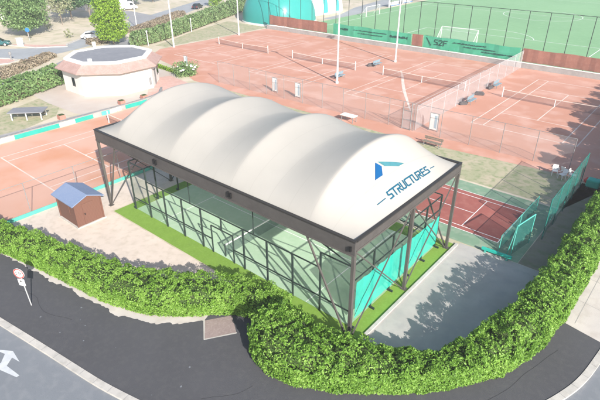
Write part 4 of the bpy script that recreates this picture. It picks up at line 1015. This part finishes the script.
# pale curved streak lying across court two
hp = smooth_line([(-6.2, 51.0), (-4.4, 48.3), (-2.1, 44.5), (0.0, 41.2), (2.5, 37.6), (4.5, 34.7)], 10); hs = MB(); nh = len(hp)
for i in range(nh - 1):
    def pw(k):
        a = Vector((*hp[max(0, k - 1)], 0)); b = Vector((*hp[min(nh - 1, k + 1)], 0)); d = (b - a).normalized(); u = k / (nh - 1)
        r = 0.04 + 0.17 * math.sin(PI * min(1, 0.1 + u * 0.85)); return (hp[k][0] - d.y * r, hp[k][1] + d.x * r, 0.0165), (hp[k][0] + d.y * r, hp[k][1] - d.x * r, 0.0165)
    (a, b), (c, d) = pw(i), pw(i + 1); hs.quad(b, d, c, a)
tag(hs.build('pale_streak', 'line'), kind='structure')

# green netting and gate frame at the right
nf = thing('netting_fence', 'tall turquoise netting fence in the shade beside the red hard court', 'fence', (25.3, 15.8, 0))
P0, P1 = Vector((25.3, 15.7, 0)), Vector((25.25, 25.8, 0))
mb = MB(); n = 26
for i in range(n):
    a, b = P0.lerp(P1, i / n), P0.lerp(P1, (i + 1) / n)
    wv = lambda p, z: 0.06 * math.sin(p.y * 2.1 + z)
    for k in range(5):
        z0, z1 = 0.05 + 3.05 * k / 5, 0.05 + 3.05 * (k + 1) / 5
        mb.quad((a.x + wv(a, z0), a.y, z0), (b.x + wv(b, z0), b.y, z0), (b.x + wv(b, z1), b.y, z1), (a.x + wv(a, z1), a.y, z1))
mb.build('netting', 'mesh_turq', nf, smooth=True)
for k in range(5):
    p = P0.lerp(P1, k / 4); MB().tube((p.x, p.y, 0), (p.x, p.y, 3.2), 0.035, None, 8).build('post', 'teal_post', nf)
MB().tube((P0.x, P0.y, 3.15), (P1.x, P1.y, 3.15), 0.02, None, 8).build('top_rail', 'teal_post', nf)
gf = thing('gate_frame', 'turquoise tube goal-like gate frame at the corner of the red hard court', 'gate frame', (24.4, 14, 0))
for x, y in ((24.35, 12.3), (24.75, 14.6)):
    MB().tube((x, y, 0), (x, y, 2.3), 0.035, None, 8).build('post', 'turq_pale', gf)
MB().tube((24.35, 12.3, 2.3), (24.75, 14.6, 2.3), 0.045, None, 8).build('crossbar', 'turq_pale', gf)
MB().tube((24.1, 12.3, 0), (24.33, 12.3, 2.2), 0.035, None, 8).build('stay', 'turq_pale', gf)
MB().quad((24.35, 12.3, 0.05), (24.75, 14.6, 0.05), (24.75, 14.6, 2.25), (24.35, 12.3, 2.25)).build('netting', 'mesh_turq', gf)
wire_fence('low_net', 'low sagging turquoise net along the right edge of the red hard court', [(23.55, 12.3), (23.7, 19.6)], 1.25, 3.6, 'mesh_turq', 'turq_pale', 0.03, cat='net')
rb = thing('padded_rail', 'turquoise padded rail lying at the edge of the concrete apron', 'rail', (23.6, 11.65, 0))
MB().bar((22.65, 11.62, 0.26), (24.6, 11.70, 0.26), 0.16, 0.16).build('rail', 'turquoise', rb)
for x in (22.9, 24.35): MB().box(x - 0.06, x + 0.06, 11.55, 11.77, 0, 0.18).build('foot', 'turq_pale', rb)
def chair_at(x, y, rz, label, first=[None]):
    if first[0] is None:
        t = thing('plastic_chair', label, 'chair', (0, 0, 0.004), 'white plastic chairs by the netting')
        MB().box(-0.23, 0.23, -0.22, 0.24, 0.42, 0.45).build('seat', 'white', t)
        bk = MB(); bk.quad((-0.23, 0.22, 0.46), (0.23, 0.22, 0.46), (0.21, 0.34, 0.88), (-0.21, 0.34, 0.88)); bk.quad((-0.21, 0.365, 0.88), (0.21, 0.365, 0.88), (0.23, 0.245, 0.46), (-0.23, 0.245, 0.46)); bk.build('backrest', 'white', t)
        for a, b in ((-.2, -.19), (.2, -.19), (-.2, .2), (.2, .2)): MB().bar((a * 1.1, b * 1.1, 0.004), (a, b, 0.42), 0.04).build('leg', 'white', t)
        for a in (-.25, .25): MB().bar((a, -.2, 0.64), (a, .27, 0.66), 0.04).build('armrest', 'white', t)
        first[0] = t; t.location = (x, y, 0.004); t.rotation_euler = (0, 0, rz); return t
    return copy_tree(first[0], (x, y, 0.004), rz, label)
chair_at(22.9, 27.1, 0.3, 'white plastic chair at the left of the group by the netting'); chair_at(23.6, 26.7, -0.5, 'white plastic chair nearest the camera in the group by the netting')
chair_at(23.6, 27.6, 2.6, 'white plastic chair at the back of the group by the netting'); chair_at(24.3, 27.2, 1.4, 'white plastic chair touching the turquoise netting')
t = thing('covered_trolley', 'turquoise covered ball trolley behind the netting fence', 'trolley', (26.1, 26.2, 0))
cv = MB(); cv.prism([(25.6, 25.8), (26.6, 25.8), (26.6, 26.6), (25.6, 26.6)], 0.25, 0.95); cv.build('cover', 'turquoise', t, bevel=0.12)
for x in (25.75, 26.45):
    for y in (25.9, 26.5): MB().tube((x, y - 0.03, 0.12), (x, y + 0.03, 0.12), 0.12, None, 10).build('wheel', 'rubber', t); MB().bar((x, y, 0.12), (x, y, 0.3), 0.04).build('leg', 'steel_grey', t)
bag(25.75, 27.6, 'red', 'red bag lying behind the netting fence beside the turquoise trolley', 0.4, 1.3)

# low wall, banners and shelter by the left court
wl_ = thing('low_wall', 'low grey wall with dark coping behind the left clay court', 'wall', (-22.3, 5, 0))
wp = smooth_line([(-22.35, -14), (-22.35, 0), (-22.4, 9), (-22.5, 15), (-23.2, 18.6), (-25.2, 20.6)], 6)
a1, a2 = MB(), MB()
for i in range(len(wp) - 1): a1.bar((*wp[i], 0.25), (*wp[i + 1], 0.25), 0.22, 0.5); a2.bar((*wp[i], 0.535), (*wp[i + 1], 0.535), 0.28, 0.065)
a1.build('wall_face', 'wall_grey', wl_); a2.build('coping', 'steel_grey', wl_)
for y0_, y1_, m, lb in ((-6.5, 0.15, 'white', 'white banner at the left end of the low wall by the left clay court'), (0.2, 4.9, 'turq_banner', 'turquoise banner on the low wall in front of the flat-roofed shelter'),
                        (4.95, 6.7, 'white', 'white banner between two turquoise banners on the low wall'), (6.75, 8.9, 'turq_banner', 'turquoise banner right of the white one on the low wall'),
                        (10.0, 11.0, 'turq_pale', 'pale turquoise banner right of the gap on the low wall'), (11.05, 12.6, 'white', 'white banner on the low wall below the clubhouse'),
                        (13.2, 16.3, 'turq_banner', 'short turquoise banner on the low wall nearest the canopy edge')):
    mb = MB(); n = 8
    for i in range(n):
        a, b = y0_ + (y1_ - y0_) * i / n, y0_ + (y1_ - y0_) * (i + 1) / n; f = lambda y: -22.14 + 0.02 * math.sin(y * 3) + (0.0 if y < 12 else -0.12)
        mb.quad((f(a) + .05, a, 0.02), (f(b) + .05, b, 0.02), (f(b), b, 0.46), (f(a), a, 0.46))
    tag(mb.build('court_banner', m, None, (-22.1, (y0_ + y1_) / 2, 0.02)), lb, 'banner')
sh = thing('player_shelter', 'low flat grey roofed shelter on white posts beside the left clay court', 'shelter', (-27.6, 4.0, 0.0))
u = Vector((0.68, 0.73, 0)); v_ = Vector((-0.73, 0.68, 0)); o_ = Vector((-27.8, 4.2, 0))
def shp(a, b, z): q = o_ + u * a + v_ * b; return (q.x, q.y, z)
rfb = MB(); rfb.prism([shp(a, b, 0)[:2] for a, b in ((-1.9, -1.0), (1.9, -1.0), (1.9, 1.0), (-1.9, 1.0))], 0.88, 0.98); rfb.build('roof', 'flat_roof', sh)
for a in (-1.6, 0, 1.6):
    for b in (-0.8, 0.8): MB().bar(shp(a, b, 0), shp(a, b, 0.88), 0.10).build('post', 'white_metal', sh)
MB().prism([shp(a, b, 0)[:2] for a, b in ((-1.7, 0.2), (1.7, 0.2), (1.7, 0.7), (-1.7, 0.7))], 0.40, 0.46).build('bench_board', 'wood', sh)
for x, y, lb in ((-24.6, 6.4, 'red brick block on the path beside the flat-roofed shelter'), (-24.2, 13.9, 'red brick block left of its twin below the clubhouse'), (-24.0, 17.0, 'red brick block right of its twin below the clubhouse')):
    t = thing('brick_planter', lb, 'planter', (x, y, 0.0), 'brick planters by the left court')
    MB().box(x - 0.34, x + 0.34, y - 0.34, y + 0.34, 0.0, 0.5).build('body', 'brick', t); MB().box(x - 0.28, x + 0.28, y - 0.28, y + 0.28, 0.502, 0.54).build('soil', 'twig', t)

# ================================================================== CLUBHOUSE
cb = thing('clubhouse', 'white octagonal clubhouse with grey flat roof, white rim and pink tiled skirt', 'building', (-33.2, 18.4, 0))
def octo(r, off=0.4): return [(-33.2 + r * math.cos(math.radians(23) + k * PI / 4), 18.4 + r * math.sin(math.radians(23) + k * PI / 4)) for k in range(8)]
wl2 = MB().prism(octo(6.3), 0.0, 3.05).build('walls', 'wall_white', cb)
sk = MB(); A, B2 = octo(7.1), octo(5.75)
for k in range(8):
    j = (k + 1) % 8
    sk.quad((*A[k], 3.12), (*A[j], 3.12), (*B2[j], 3.98), (*B2[k], 3.98)); sk.quad((*A[j], 2.99), (*A[k], 2.99), (*octo(6.28)[k], 3.03), (*octo(6.28)[j], 3.03)); sk.quad((*A[k], 2.99), (*A[j], 2.99), (*A[j], 3.12), (*A[k], 3.12))
sk.build('tiled_skirt', 'tile_roof', cb)
rm = MB(); A, B2 = octo(5.78), octo(5.2)
for k in range(8):
    j = (k + 1) % 8
    rm.quad((*A[k], 4.25), (*A[j], 4.25), (*B2[j], 4.25), (*B2[k], 4.25)); rm.quad((*A[k], 3.9), (*A[j], 3.9), (*A[j], 4.25), (*A[k], 4.25)); rm.quad((*B2[j], 4.0), (*B2[k], 4.0), (*B2[k], 4.25), (*B2[j], 4.25))
rm.build('rim', 'white', cb)
MB().prism(octo(5.25), 3.6, 4.08).build('flat_roof', 'flat_roof', cb)
vent = MB(); vent.box(-31.5, -31.1, 14.3, 14.7, 4.08, 4.45); vent.build('roof_vent', 'white', cb)
O8 = octo(6.3)
def onface(k, f, w_, z0, z1, name, m, out=0.02):
    a, b = Vector((*O8[k], 0)), Vector((*O8[(k + 1) % 8], 0)); d = (b - a).normalized(); nn = Vector((d.y, -d.x, 0)); c = a.lerp(b, f) + nn * out
    q = [c - d * w_ / 2, c + d * w_ / 2]
    return MB().add([(*(p + nn * e).to_2d(), z) for e in (-0.04, 0.02) for p in q for z in (z0, z1)], [(0, 1, 3, 2), (4, 6, 7, 5), (0, 4, 5, 1), (2, 3, 7, 6), (0, 2, 6, 4), (1, 5, 7, 3)]).build(name, m, cb)
onface(5, 0.55, 0.7, 1.0, 2.1, 'window', 'car_glass'); onface(0, 0.4, 1.1, 0.05, 2.1, 'door', 'steel_grey'); onface(7, 0.92, 0.35, 0.5, 1.5, 'wall_box', 'steel_grey')
onface(0, 0.85, 1.2, 0.9, 2.0, 'window', 'car_glass'); onface(3, 0.5, 1.2, 0.9, 2.0, 'window', 'car_glass'); onface(2, 0.5, 1.2, 0.9, 2.0, 'window', 'car_glass')

# ================================================================== AIR DOMES
def dome(name, label, cx, cy, a, b, h, m, p=2.6):
    mb = MB(); nu, nv = 64, 20; V = []
    for j in range(nv + 1):
        t = PI / 2 * j / nv
        cz, sz = math.cos(t) ** (2 / 2.4), math.sin(t) ** (2 / 2.2)
        for i in range(nu):
            u = 2 * PI * i / nu; c, s = math.cos(u), math.sin(u)
            V.append((cx + a * cz * math.copysign(abs(c) ** (2 / p), c), cy + b * cz * math.copysign(abs(s) ** (2 / p), s), h * sz))
    F = [(j * nu + i, j * nu + (i + 1) % nu, (j + 1) * nu + (i + 1) % nu, (j + 1) * nu + i) for j in range(nv) for i in range(nu)]
    t = thing(name, label, 'air dome', (cx, cy, 0)); mb.add(V, F); mb.build('membrane', m, t, smooth=True)
    sk_ = MB(); q = [(cx + (a + .12) * math.copysign(abs(math.cos(2 * PI * i / nu)) ** (2 / p), math.cos(2 * PI * i / nu)), cy + (b + .12) * math.copysign(abs(math.sin(2 * PI * i / nu)) ** (2 / p), math.sin(2 * PI * i / nu))) for i in range(nu)]
    sk_.prism(q, 0, 0.35); sk_.build('ground_skirt', 'white', t)
dome('air_dome', 'large smooth turquoise inflatable dome behind the clay courts', -53.0, 74.6, 8.2, 8.0, 8.5, 'dome')
dome('air_dome', 'white inflatable dome with turquoise stripes behind the plain turquoise dome', -58.0, 92.5, 7.5, 9.0, 8.5, 'dome_white')

# ================================================================== GOALS, DUGOUTS
def goal(c, width, depth, h, ang, label):
    t = thing('football_goal', label, 'goal', (c[0], c[1], 0.006))
    cs, sn = math.cos(ang), math.sin(ang)
    P = lambda a, d, z: (c[0] + cs * a - sn * d, c[1] + sn * a + cs * d, z)
    w2 = width / 2
    for s in (-w2, w2):
        MB().tube(P(s, 0, 0.006), P(s, 0, h), 0.065, None, 8).build('post', 'white_metal', t)
        MB().tube(P(s, 0, h), P(s, depth, 0.03), 0.035, None, 6).build('stay', 'white_metal', t)
    MB().tube(P(-w2, 0, h), P(w2, 0, h), 0.065, None, 8).build('crossbar', 'white_metal', t)
    nm = MB(); nm.quad(P(-w2, 0, h), P(w2, 0, h), P(w2, depth, 0.03), P(-w2, depth, 0.03))
    for s in (-w2, w2): nm.add([P(s, 0, h), P(s, depth, 0.03), P(s, 0, 0.03)], [(0, 1, 2)])
    nm.build('net', 'goal_net', t)
goal((-9.3, 78.3), 7.4, -2.0, 2.44, 0, 'full-size white football goal behind the right green banner')
goal((-40.4, 96.2), 6.2, 1.8, 2.3, PI / 2, 'white football goal on the side line at the left of the pitch')
dg = thing('team_shelter', 'low white team shelter at the pitch side line, top edge of picture', 'shelter', (-44.4, 114.5, 0), 'white team shelters at the pitch')
def shelter_parts(t, x, y):
    L = 5.2
    mb = MB(); pr = [(-0.9, 0), (-0.9, 1.7), (-0.5, 2.15), (0.55, 2.25), (0.75, 2.1), (-0.35, 1.98), (-0.75, 1.6), (-0.75, 0)]
    n = len(pr); V = [(x + a, y + s * L / 2, z) for s in (-1, 1) for a, z in pr]
    mb.add(V, [tuple(range(n)), tuple(reversed(range(n, 2 * n)))] + [(i, n + i, n + (i + 1) % n, (i + 1) % n) for i in range(n)])
    mb.build('shell', 'white', t); MB().box(x - 0.6, x - 0.15, y - L / 2 + 0.1, y + L / 2 - 0.1, 0.38, 0.45).build('bench', 'sign_blue', t)
    for s in (-1, 1):
        e = MB(); yy = y + s * (L / 2 + 0.02); e.add([(x - 0.72, yy, 0.05), (x + 0.3, yy, 0.05), (x + 0.5, yy, 2.0), (x - 0.3, yy, 1.95), (x - 0.72, yy, 1.6)], [(0, 1, 2, 3, 4)]); e.build('end_panel', 'glass', t)
shelter_parts(dg, -44.4, 114.5)
copy_tree(dg, (-44.9, 123.0, 0), 0, 'white team shelter farther along the side line, beside its twin')
dg['label'] = 'white team shelter on the side line nearest the goal'

# ================================================================== CARS
def car(name, loc, rz, paint, label, van=False):
    t = thing(name, label, 'car' if not van else 'van', (0, 0, 0.008), 'parked cars')
    W = 0.86
    if van: low = [(-2.4, .35), (-2.45, 1.0), (2.2, .98), (2.45, .7), (2.45, .35)]; cab = [(-2.42, 1.0), (-2.35, 2.05), (1.0, 2.1), (1.75, 1.25), (2.1, .98)]
    else: low = [(-2.0, .32), (-2.08, .62), (-2.0, .88), (-0.9, .94), (0.9, .90), (1.75, .78), (2.05, .60), (2.05, .32)]; cab = [(-1.75, .90), (-1.25, 1.36), (-0.6, 1.46), (0.25, 1.42), (1.05, .90)]
    def ext(prof, w0, w1, zb):
        mb = MB(); n = len(prof); zs = [p[1] for p in prof]; zmax, zmin = max(zs), min(zs)
        wd = lambda z: w0 + (w1 - w0) * (z - zmin) / (zmax - zmin + 1e-6)
        V = [(x, s * wd(z), z) for s in (-1, 1) for x, z in prof]
        return mb.add(V, [tuple(range(n)), tuple(reversed(range(n, 2 * n)))] + [(i, n + i, n + (i + 1) % n, (i + 1) % n) for i in range(n)])
    ext(low, W, W * 0.95, 0).build('body', paint, t, bevel=0.06); ext(cab, W * 0.93, W * 0.72, 0).build('cabin', paint, t, bevel=0.05)
    for s in (-1, 1):
        gl = MB()
        if van: q = [(0.4, 1.15), (0.4, 1.85), (1.0, 1.85), (1.5, 1.25)]
        else: q = [(-1.35, .98), (-1.05, 1.32), (0.2, 1.34), (0.75, .98)]
        zs0, zs1 = cab[0][1], max(p[1] for p in cab)
        gl.add([(x, s * (W * (.93 - .21 * (z - .9) / (zs1 - .9)) + 0.012), z) for x, z in q], [(0, 1, 2, 3)]); gl.build('side_window', 'car_glass', t)
        for x in (-1.3, 1.3):
            w_ = MB().tube((x, s * (W - 0.18), 0.31), (x, s * (W + 0.01), 0.31), 0.31, None, 16).build('wheel', 'rubber', t)
            MB().tube((x, s * (W + 0.01), 0.31), (x, s * (W + 0.02), 0.31), 0.19, None, 12).build('rim', 'galv', w_)
        xe = low[-2][0] if not van else 2.45
        MB().box(xe - 0.03, xe + 0.02, s * 0.62 - 0.16, s * 0.62 + 0.16, 0.50, 0.64).build('headlight', 'lamp_lens', t)
        MB().box(low[1][0] - 0.02, low[1][0] + 0.05, s * 0.66 - 0.12, s * 0.66 + 0.12, 0.62, 0.80).build('tail_light', 'tail_lens', t)
    a, b = (cab[-2], cab[-1]) if not van else (cab[2], cab[3])
    wsn = MB(); f = lambda p, k: (p[0] + 0.025, k * W * 0.74, p[1] + 0.02)
    wsn.add([f(a, -.95), f(b, -1.12), f(b, 1.12), f(a, .95)], [(0, 1, 2, 3)]); wsn.build('windscreen', 'car_glass', t)
    if not van:
        a, b = cab[1], cab[0]; g_ = lambda p, k: (p[0] - 0.025, k * W * 0.74, p[1] + 0.02)
        wsn = MB(); wsn.add([g_(a, -.95), g_(a, .95), g_(b, 1.1), g_(b, -1.1)], [(0, 1, 2, 3)]); wsn.build('rear_window', 'car_glass', t)
    t.location = (loc[0], loc[1], 0.012); t.rotation_euler = (0, 0, rz)
car('parked_car', (-73.6, 18.9), math.radians(55), 'car_teal', 'dark teal car at the left edge of the picture by the roundabout')
car('parked_car', (-66.6, 34.0), math.radians(52), 'car_white', 'white car half hidden by the lime green tree')
car('parked_car', (-84.6, 75.6), math.radians(118), 'car_dark', 'dark charcoal car on the street behind the long hedge')
car('parked_van', (-97.5, 62.0), math.radians(75), 'car_white', 'white van parked in front of the white building', True)

# ================================================================== STREET FURNITURE, FAR BUILDINGS
sl = thing('street_lamp', 'slim white street lamp between the street and the brown hedge', 'street lamp', (-70.2, 46.6, 0))
MB().tube((-70.2, 46.6, 0), (-70.2, 46.6, 6.5), 0.10, 0.06, 8).build('post', 'white_metal', sl); MB().bar((-70.2, 46.6, 6.5), (-71.6, 46.2, 6.7), 0.07).build('arm', 'white_metal', sl)
MB().obox((-71.8, 46.15), 0.6, 0.25, 6.64, 6.76, 0.3).build('lamp_head', 'white_metal', sl)
for x, y, lb in ((-52.0, 37.0, 'short white post in front of the near end of the long pale hedge'), (-57.3, 51.5, 'short white post halfway along the long pale hedge')):
    t = MB().tube((x, y, 0), (x, y, 2.6), 0.07, None, 8).tube((x, y, 2.6), (x, y, 2.75), 0.16, 0.12, 8).build('garden_post', 'white_metal', None, (x, y, 0)); tag(t, lb, 'post')
bs = thing('blue_road_sign', 'small blue road sign on a post under the broad green tree', 'road sign', (-74.4, 25.0, 0))
MB().tube((-74.4, 25.0, 0), (-74.4, 25.0, 2.3), 0.05, None, 8).build('post', 'galv', bs); MB().tube((-74.30, 24.97, 2.0), (-74.26, 24.93, 2.0), 0.42, None, 20).build('disc', 'sign_blue', bs)
bp = thing('dark_bollard', 'short dark bollard on the tip of the roundabout island', 'bollard', (-59.6, 15.4, 0.012))
MB().tube((-59.6, 15.4, 0.012), (-59.6, 15.4, 0.9), 0.12, 0.10, 10).build('shaft', 'steel_grey', bp); MB().tube((-59.6, 15.4, 0.9), (-59.6, 15.4, 1.35), 0.24, 0.2, 10).build('head', 'steel_grey', bp)
cab_ = thing('utility_cabinet', 'white utility cabinet at the kerb right of the teal car', 'cabinet', (-70.6, 21.4, 0.0))
MB().box(-71.1, -70.1, 21.2, 22.0, 0.0, 1.3).build('body', 'white', cab_, bevel=0.03); MB().box(-71.2, -70.0, 21.1, 22.1, 1.302, 1.4).build('lid', 'wall_white', cab_)
wb = thing('litter_bin', 'small white bin at the foot of the lime green tree', 'bin', (-58.2, 29.6, 0))
MB().tube((-58.2, 29.6, 0), (-58.2, 29.6, 0.95), 0.30, 0.36, 12).build('body', 'white', wb); MB().tube((-58.2, 29.6, 0.952), (-58.2, 29.6, 1.05), 0.38, 0.3, 12).build('lid', 'wall_white', wb)
for x, y, h, lb in ((-71.2, 31.4, 1.6, 'small dark shrub on the bare plot near the street'), (-74.0, 41.2, 1.5, 'small dry shrub at the street edge of the bare plot'), (-84.5, 33.5, 2.2, 'low dry bush beyond the broad tree')):
    tree('dry_shrub', lb, (x, y, 0), h, 0.9, 0.1, 'leaf_pale' if h > 1.5 else 'leaf_brown', 260, 0.25, clumps=10, trunk_r=0.05, cat='shrub')
def house(name, label, cx, cy, sx, sy, h, rz, roof_m, wall_m, wins):
    t = thing(name, label, 'building', (cx, cy, 0)); cs, sn = math.cos(rz), math.sin(rz)
    P = lambda a, b: (cx + cs * a - sn * b, cy + sn * a + cs * b)
    MB().prism([P(a, b) for a, b in ((-sx, -sy), (sx, -sy), (sx, sy), (-sx, sy))], 0, h).build('walls', wall_m, t)
    r = MB(); e = 0.5; z1 = h + sy * 0.45
    q = [(*P(-sx - e, -sy - e), h), (*P(sx + e, -sy - e), h), (*P(sx + e, sy + e), h), (*P(-sx - e, sy + e), h), (*P(-sx * .75, 0), z1), (*P(sx * .75, 0), z1)]
    r.add(q, [(0, 1, 5, 4), (2, 3, 4, 5), (3, 0, 4), (1, 2, 5), (3, 2, 1, 0)]); r.build('roof', roof_m, t)
    for a, b, w_, z0, z1_, side in wins:
        mb = MB(); d = 0.04
        if side == 'f': V = [(*P(a - w_ / 2, -sy - d), z0), (*P(a + w_ / 2, -sy - d), z0), (*P(a + w_ / 2, -sy - d), z1_), (*P(a - w_ / 2, -sy - d), z1_)]
        else: V = [(*P(sx + d, a - w_ / 2), z0), (*P(sx + d, a + w_ / 2), z0), (*P(sx + d, a + w_ / 2), z1_), (*P(sx + d, a - w_ / 2), z1_)]
        mb.add(V, [(0, 1, 2, 3)]); mb.build('window', 'car_glass', t)
house('white_house', 'white rendered house at the upper left corner behind the broad tree', -112, 30, 9, 6, 5.5, math.radians(60), 'tile_roof', 'wall_white', [(-4, 0, 1.2, 1, 2.4, 'f'), (0, 0, 1.2, 1, 2.4, 'f'), (4, 0, 1.2, 1, 2.4, 'f'), (0, 0, 1.2, 1, 2.4, 's')])
house('white_building', 'white building at the top edge right of the lime green tree', -108, 60, 6, 4.5, 4.2, math.radians(80), 'flat_roof', 'wall_white', [(-3, 0, 1.4, 1, 2.4, 'f'), (0, 0, 1.4, 0.1, 2.2, 'f'), (3, 0, 1.4, 1, 2.4, 'f'), (0, 0, 1.4, 1, 2.4, 's')])

# ================================================================== HAZE
def haze(density):
    m, nt, out = new_mat('haze_air'); v = nt.nodes.new('ShaderNodeVolumePrincipled')
    v.inputs['Color'].default_value = (0.94, 0.95, 0.97, 1); v.inputs['Density'].default_value = density; v.inputs['Anisotropy'].default_value = 0.2
    nt.links.new(v.outputs[0], out.inputs['Volume']); M['haze'] = m
    tag(MB().box(-720, 720, -520, 1220, -1.0, 22.0).build('haze', 'haze'), kind='stuff')
haze(0.0011)

# ================================================================== CAMERA, LIGHT, WORLD
cam = bpy.data.cameras.new('camera'); co = bpy.data.objects.new('camera', cam); C.objects.link(co)
cam.sensor_width = 36.0; cam.lens = 491.197 / 600 * 36; cam.clip_start = 0.5; cam.clip_end = 3000
yaw, pit_, roll = 2.27259, 0.50081, -0.00099
F = Vector((math.cos(yaw) * math.cos(pit_), math.sin(yaw) * math.cos(pit_), -math.sin(pit_)))
R = Vector((math.sin(yaw), -math.cos(yaw), 0)); U = R.cross(F)
R2 = R * math.cos(roll) + U * math.sin(roll); U2 = U * math.cos(roll) - R * math.sin(roll)
co.matrix_world = Matrix(((R2.x, U2.x, -F.x, 30.983), (R2.y, U2.y, -F.y, -17.104), (R2.z, U2.z, -F.z, 18.86), (0, 0, 0, 1)))
S.camera = co

to_sun = Vector((1.755, -0.80, 1.0)).normalized()
elev = math.asin(to_sun.z); rot = math.atan2(to_sun.x, to_sun.y)
sd = bpy.data.lights.new('sun', 'SUN'); sd.energy = 4.5; sd.angle = math.radians(0.5); sd.color = (1.0, 0.95, 0.88)
so = bpy.data.objects.new('sun', sd); C.objects.link(so); so.rotation_euler = (-to_sun).to_track_quat('-Z', 'Y').to_euler(); so.location = (60, -40, 50)
w = bpy.data.worlds.new('World'); S.world = w; w.use_nodes = True; nt = w.node_tree; nt.nodes.clear()
sky = nt.nodes.new('ShaderNodeTexSky'); sky.sky_type = 'NISHITA'; sky.sun_disc = False; sky.sun_elevation = elev; sky.sun_rotation = rot
sky.air_density = 1.0; sky.dust_density = 1.5; sky.ozone_density = 1.0
bg = nt.nodes.new('ShaderNodeBackground'); bg.inputs['Strength'].default_value = 0.105
ow = nt.nodes.new('ShaderNodeOutputWorld'); nt.links.new(sky.outputs[0], bg.inputs[0]); nt.links.new(bg.outputs[0], ow.inputs[0])

S.render.engine = 'CYCLES'
S.cycles.use_adaptive_sampling = True; S.cycles.use_denoising = True
S.cycles.max_bounces = 6; S.cycles.transparent_max_bounces = 24
S.view_settings.view_transform = 'Standard'; S.view_settings.look = 'None'; S.view_settings.exposure = 1.0; S.view_settings.gamma = 1.0
S.view_settings.use_curve_mapping = False
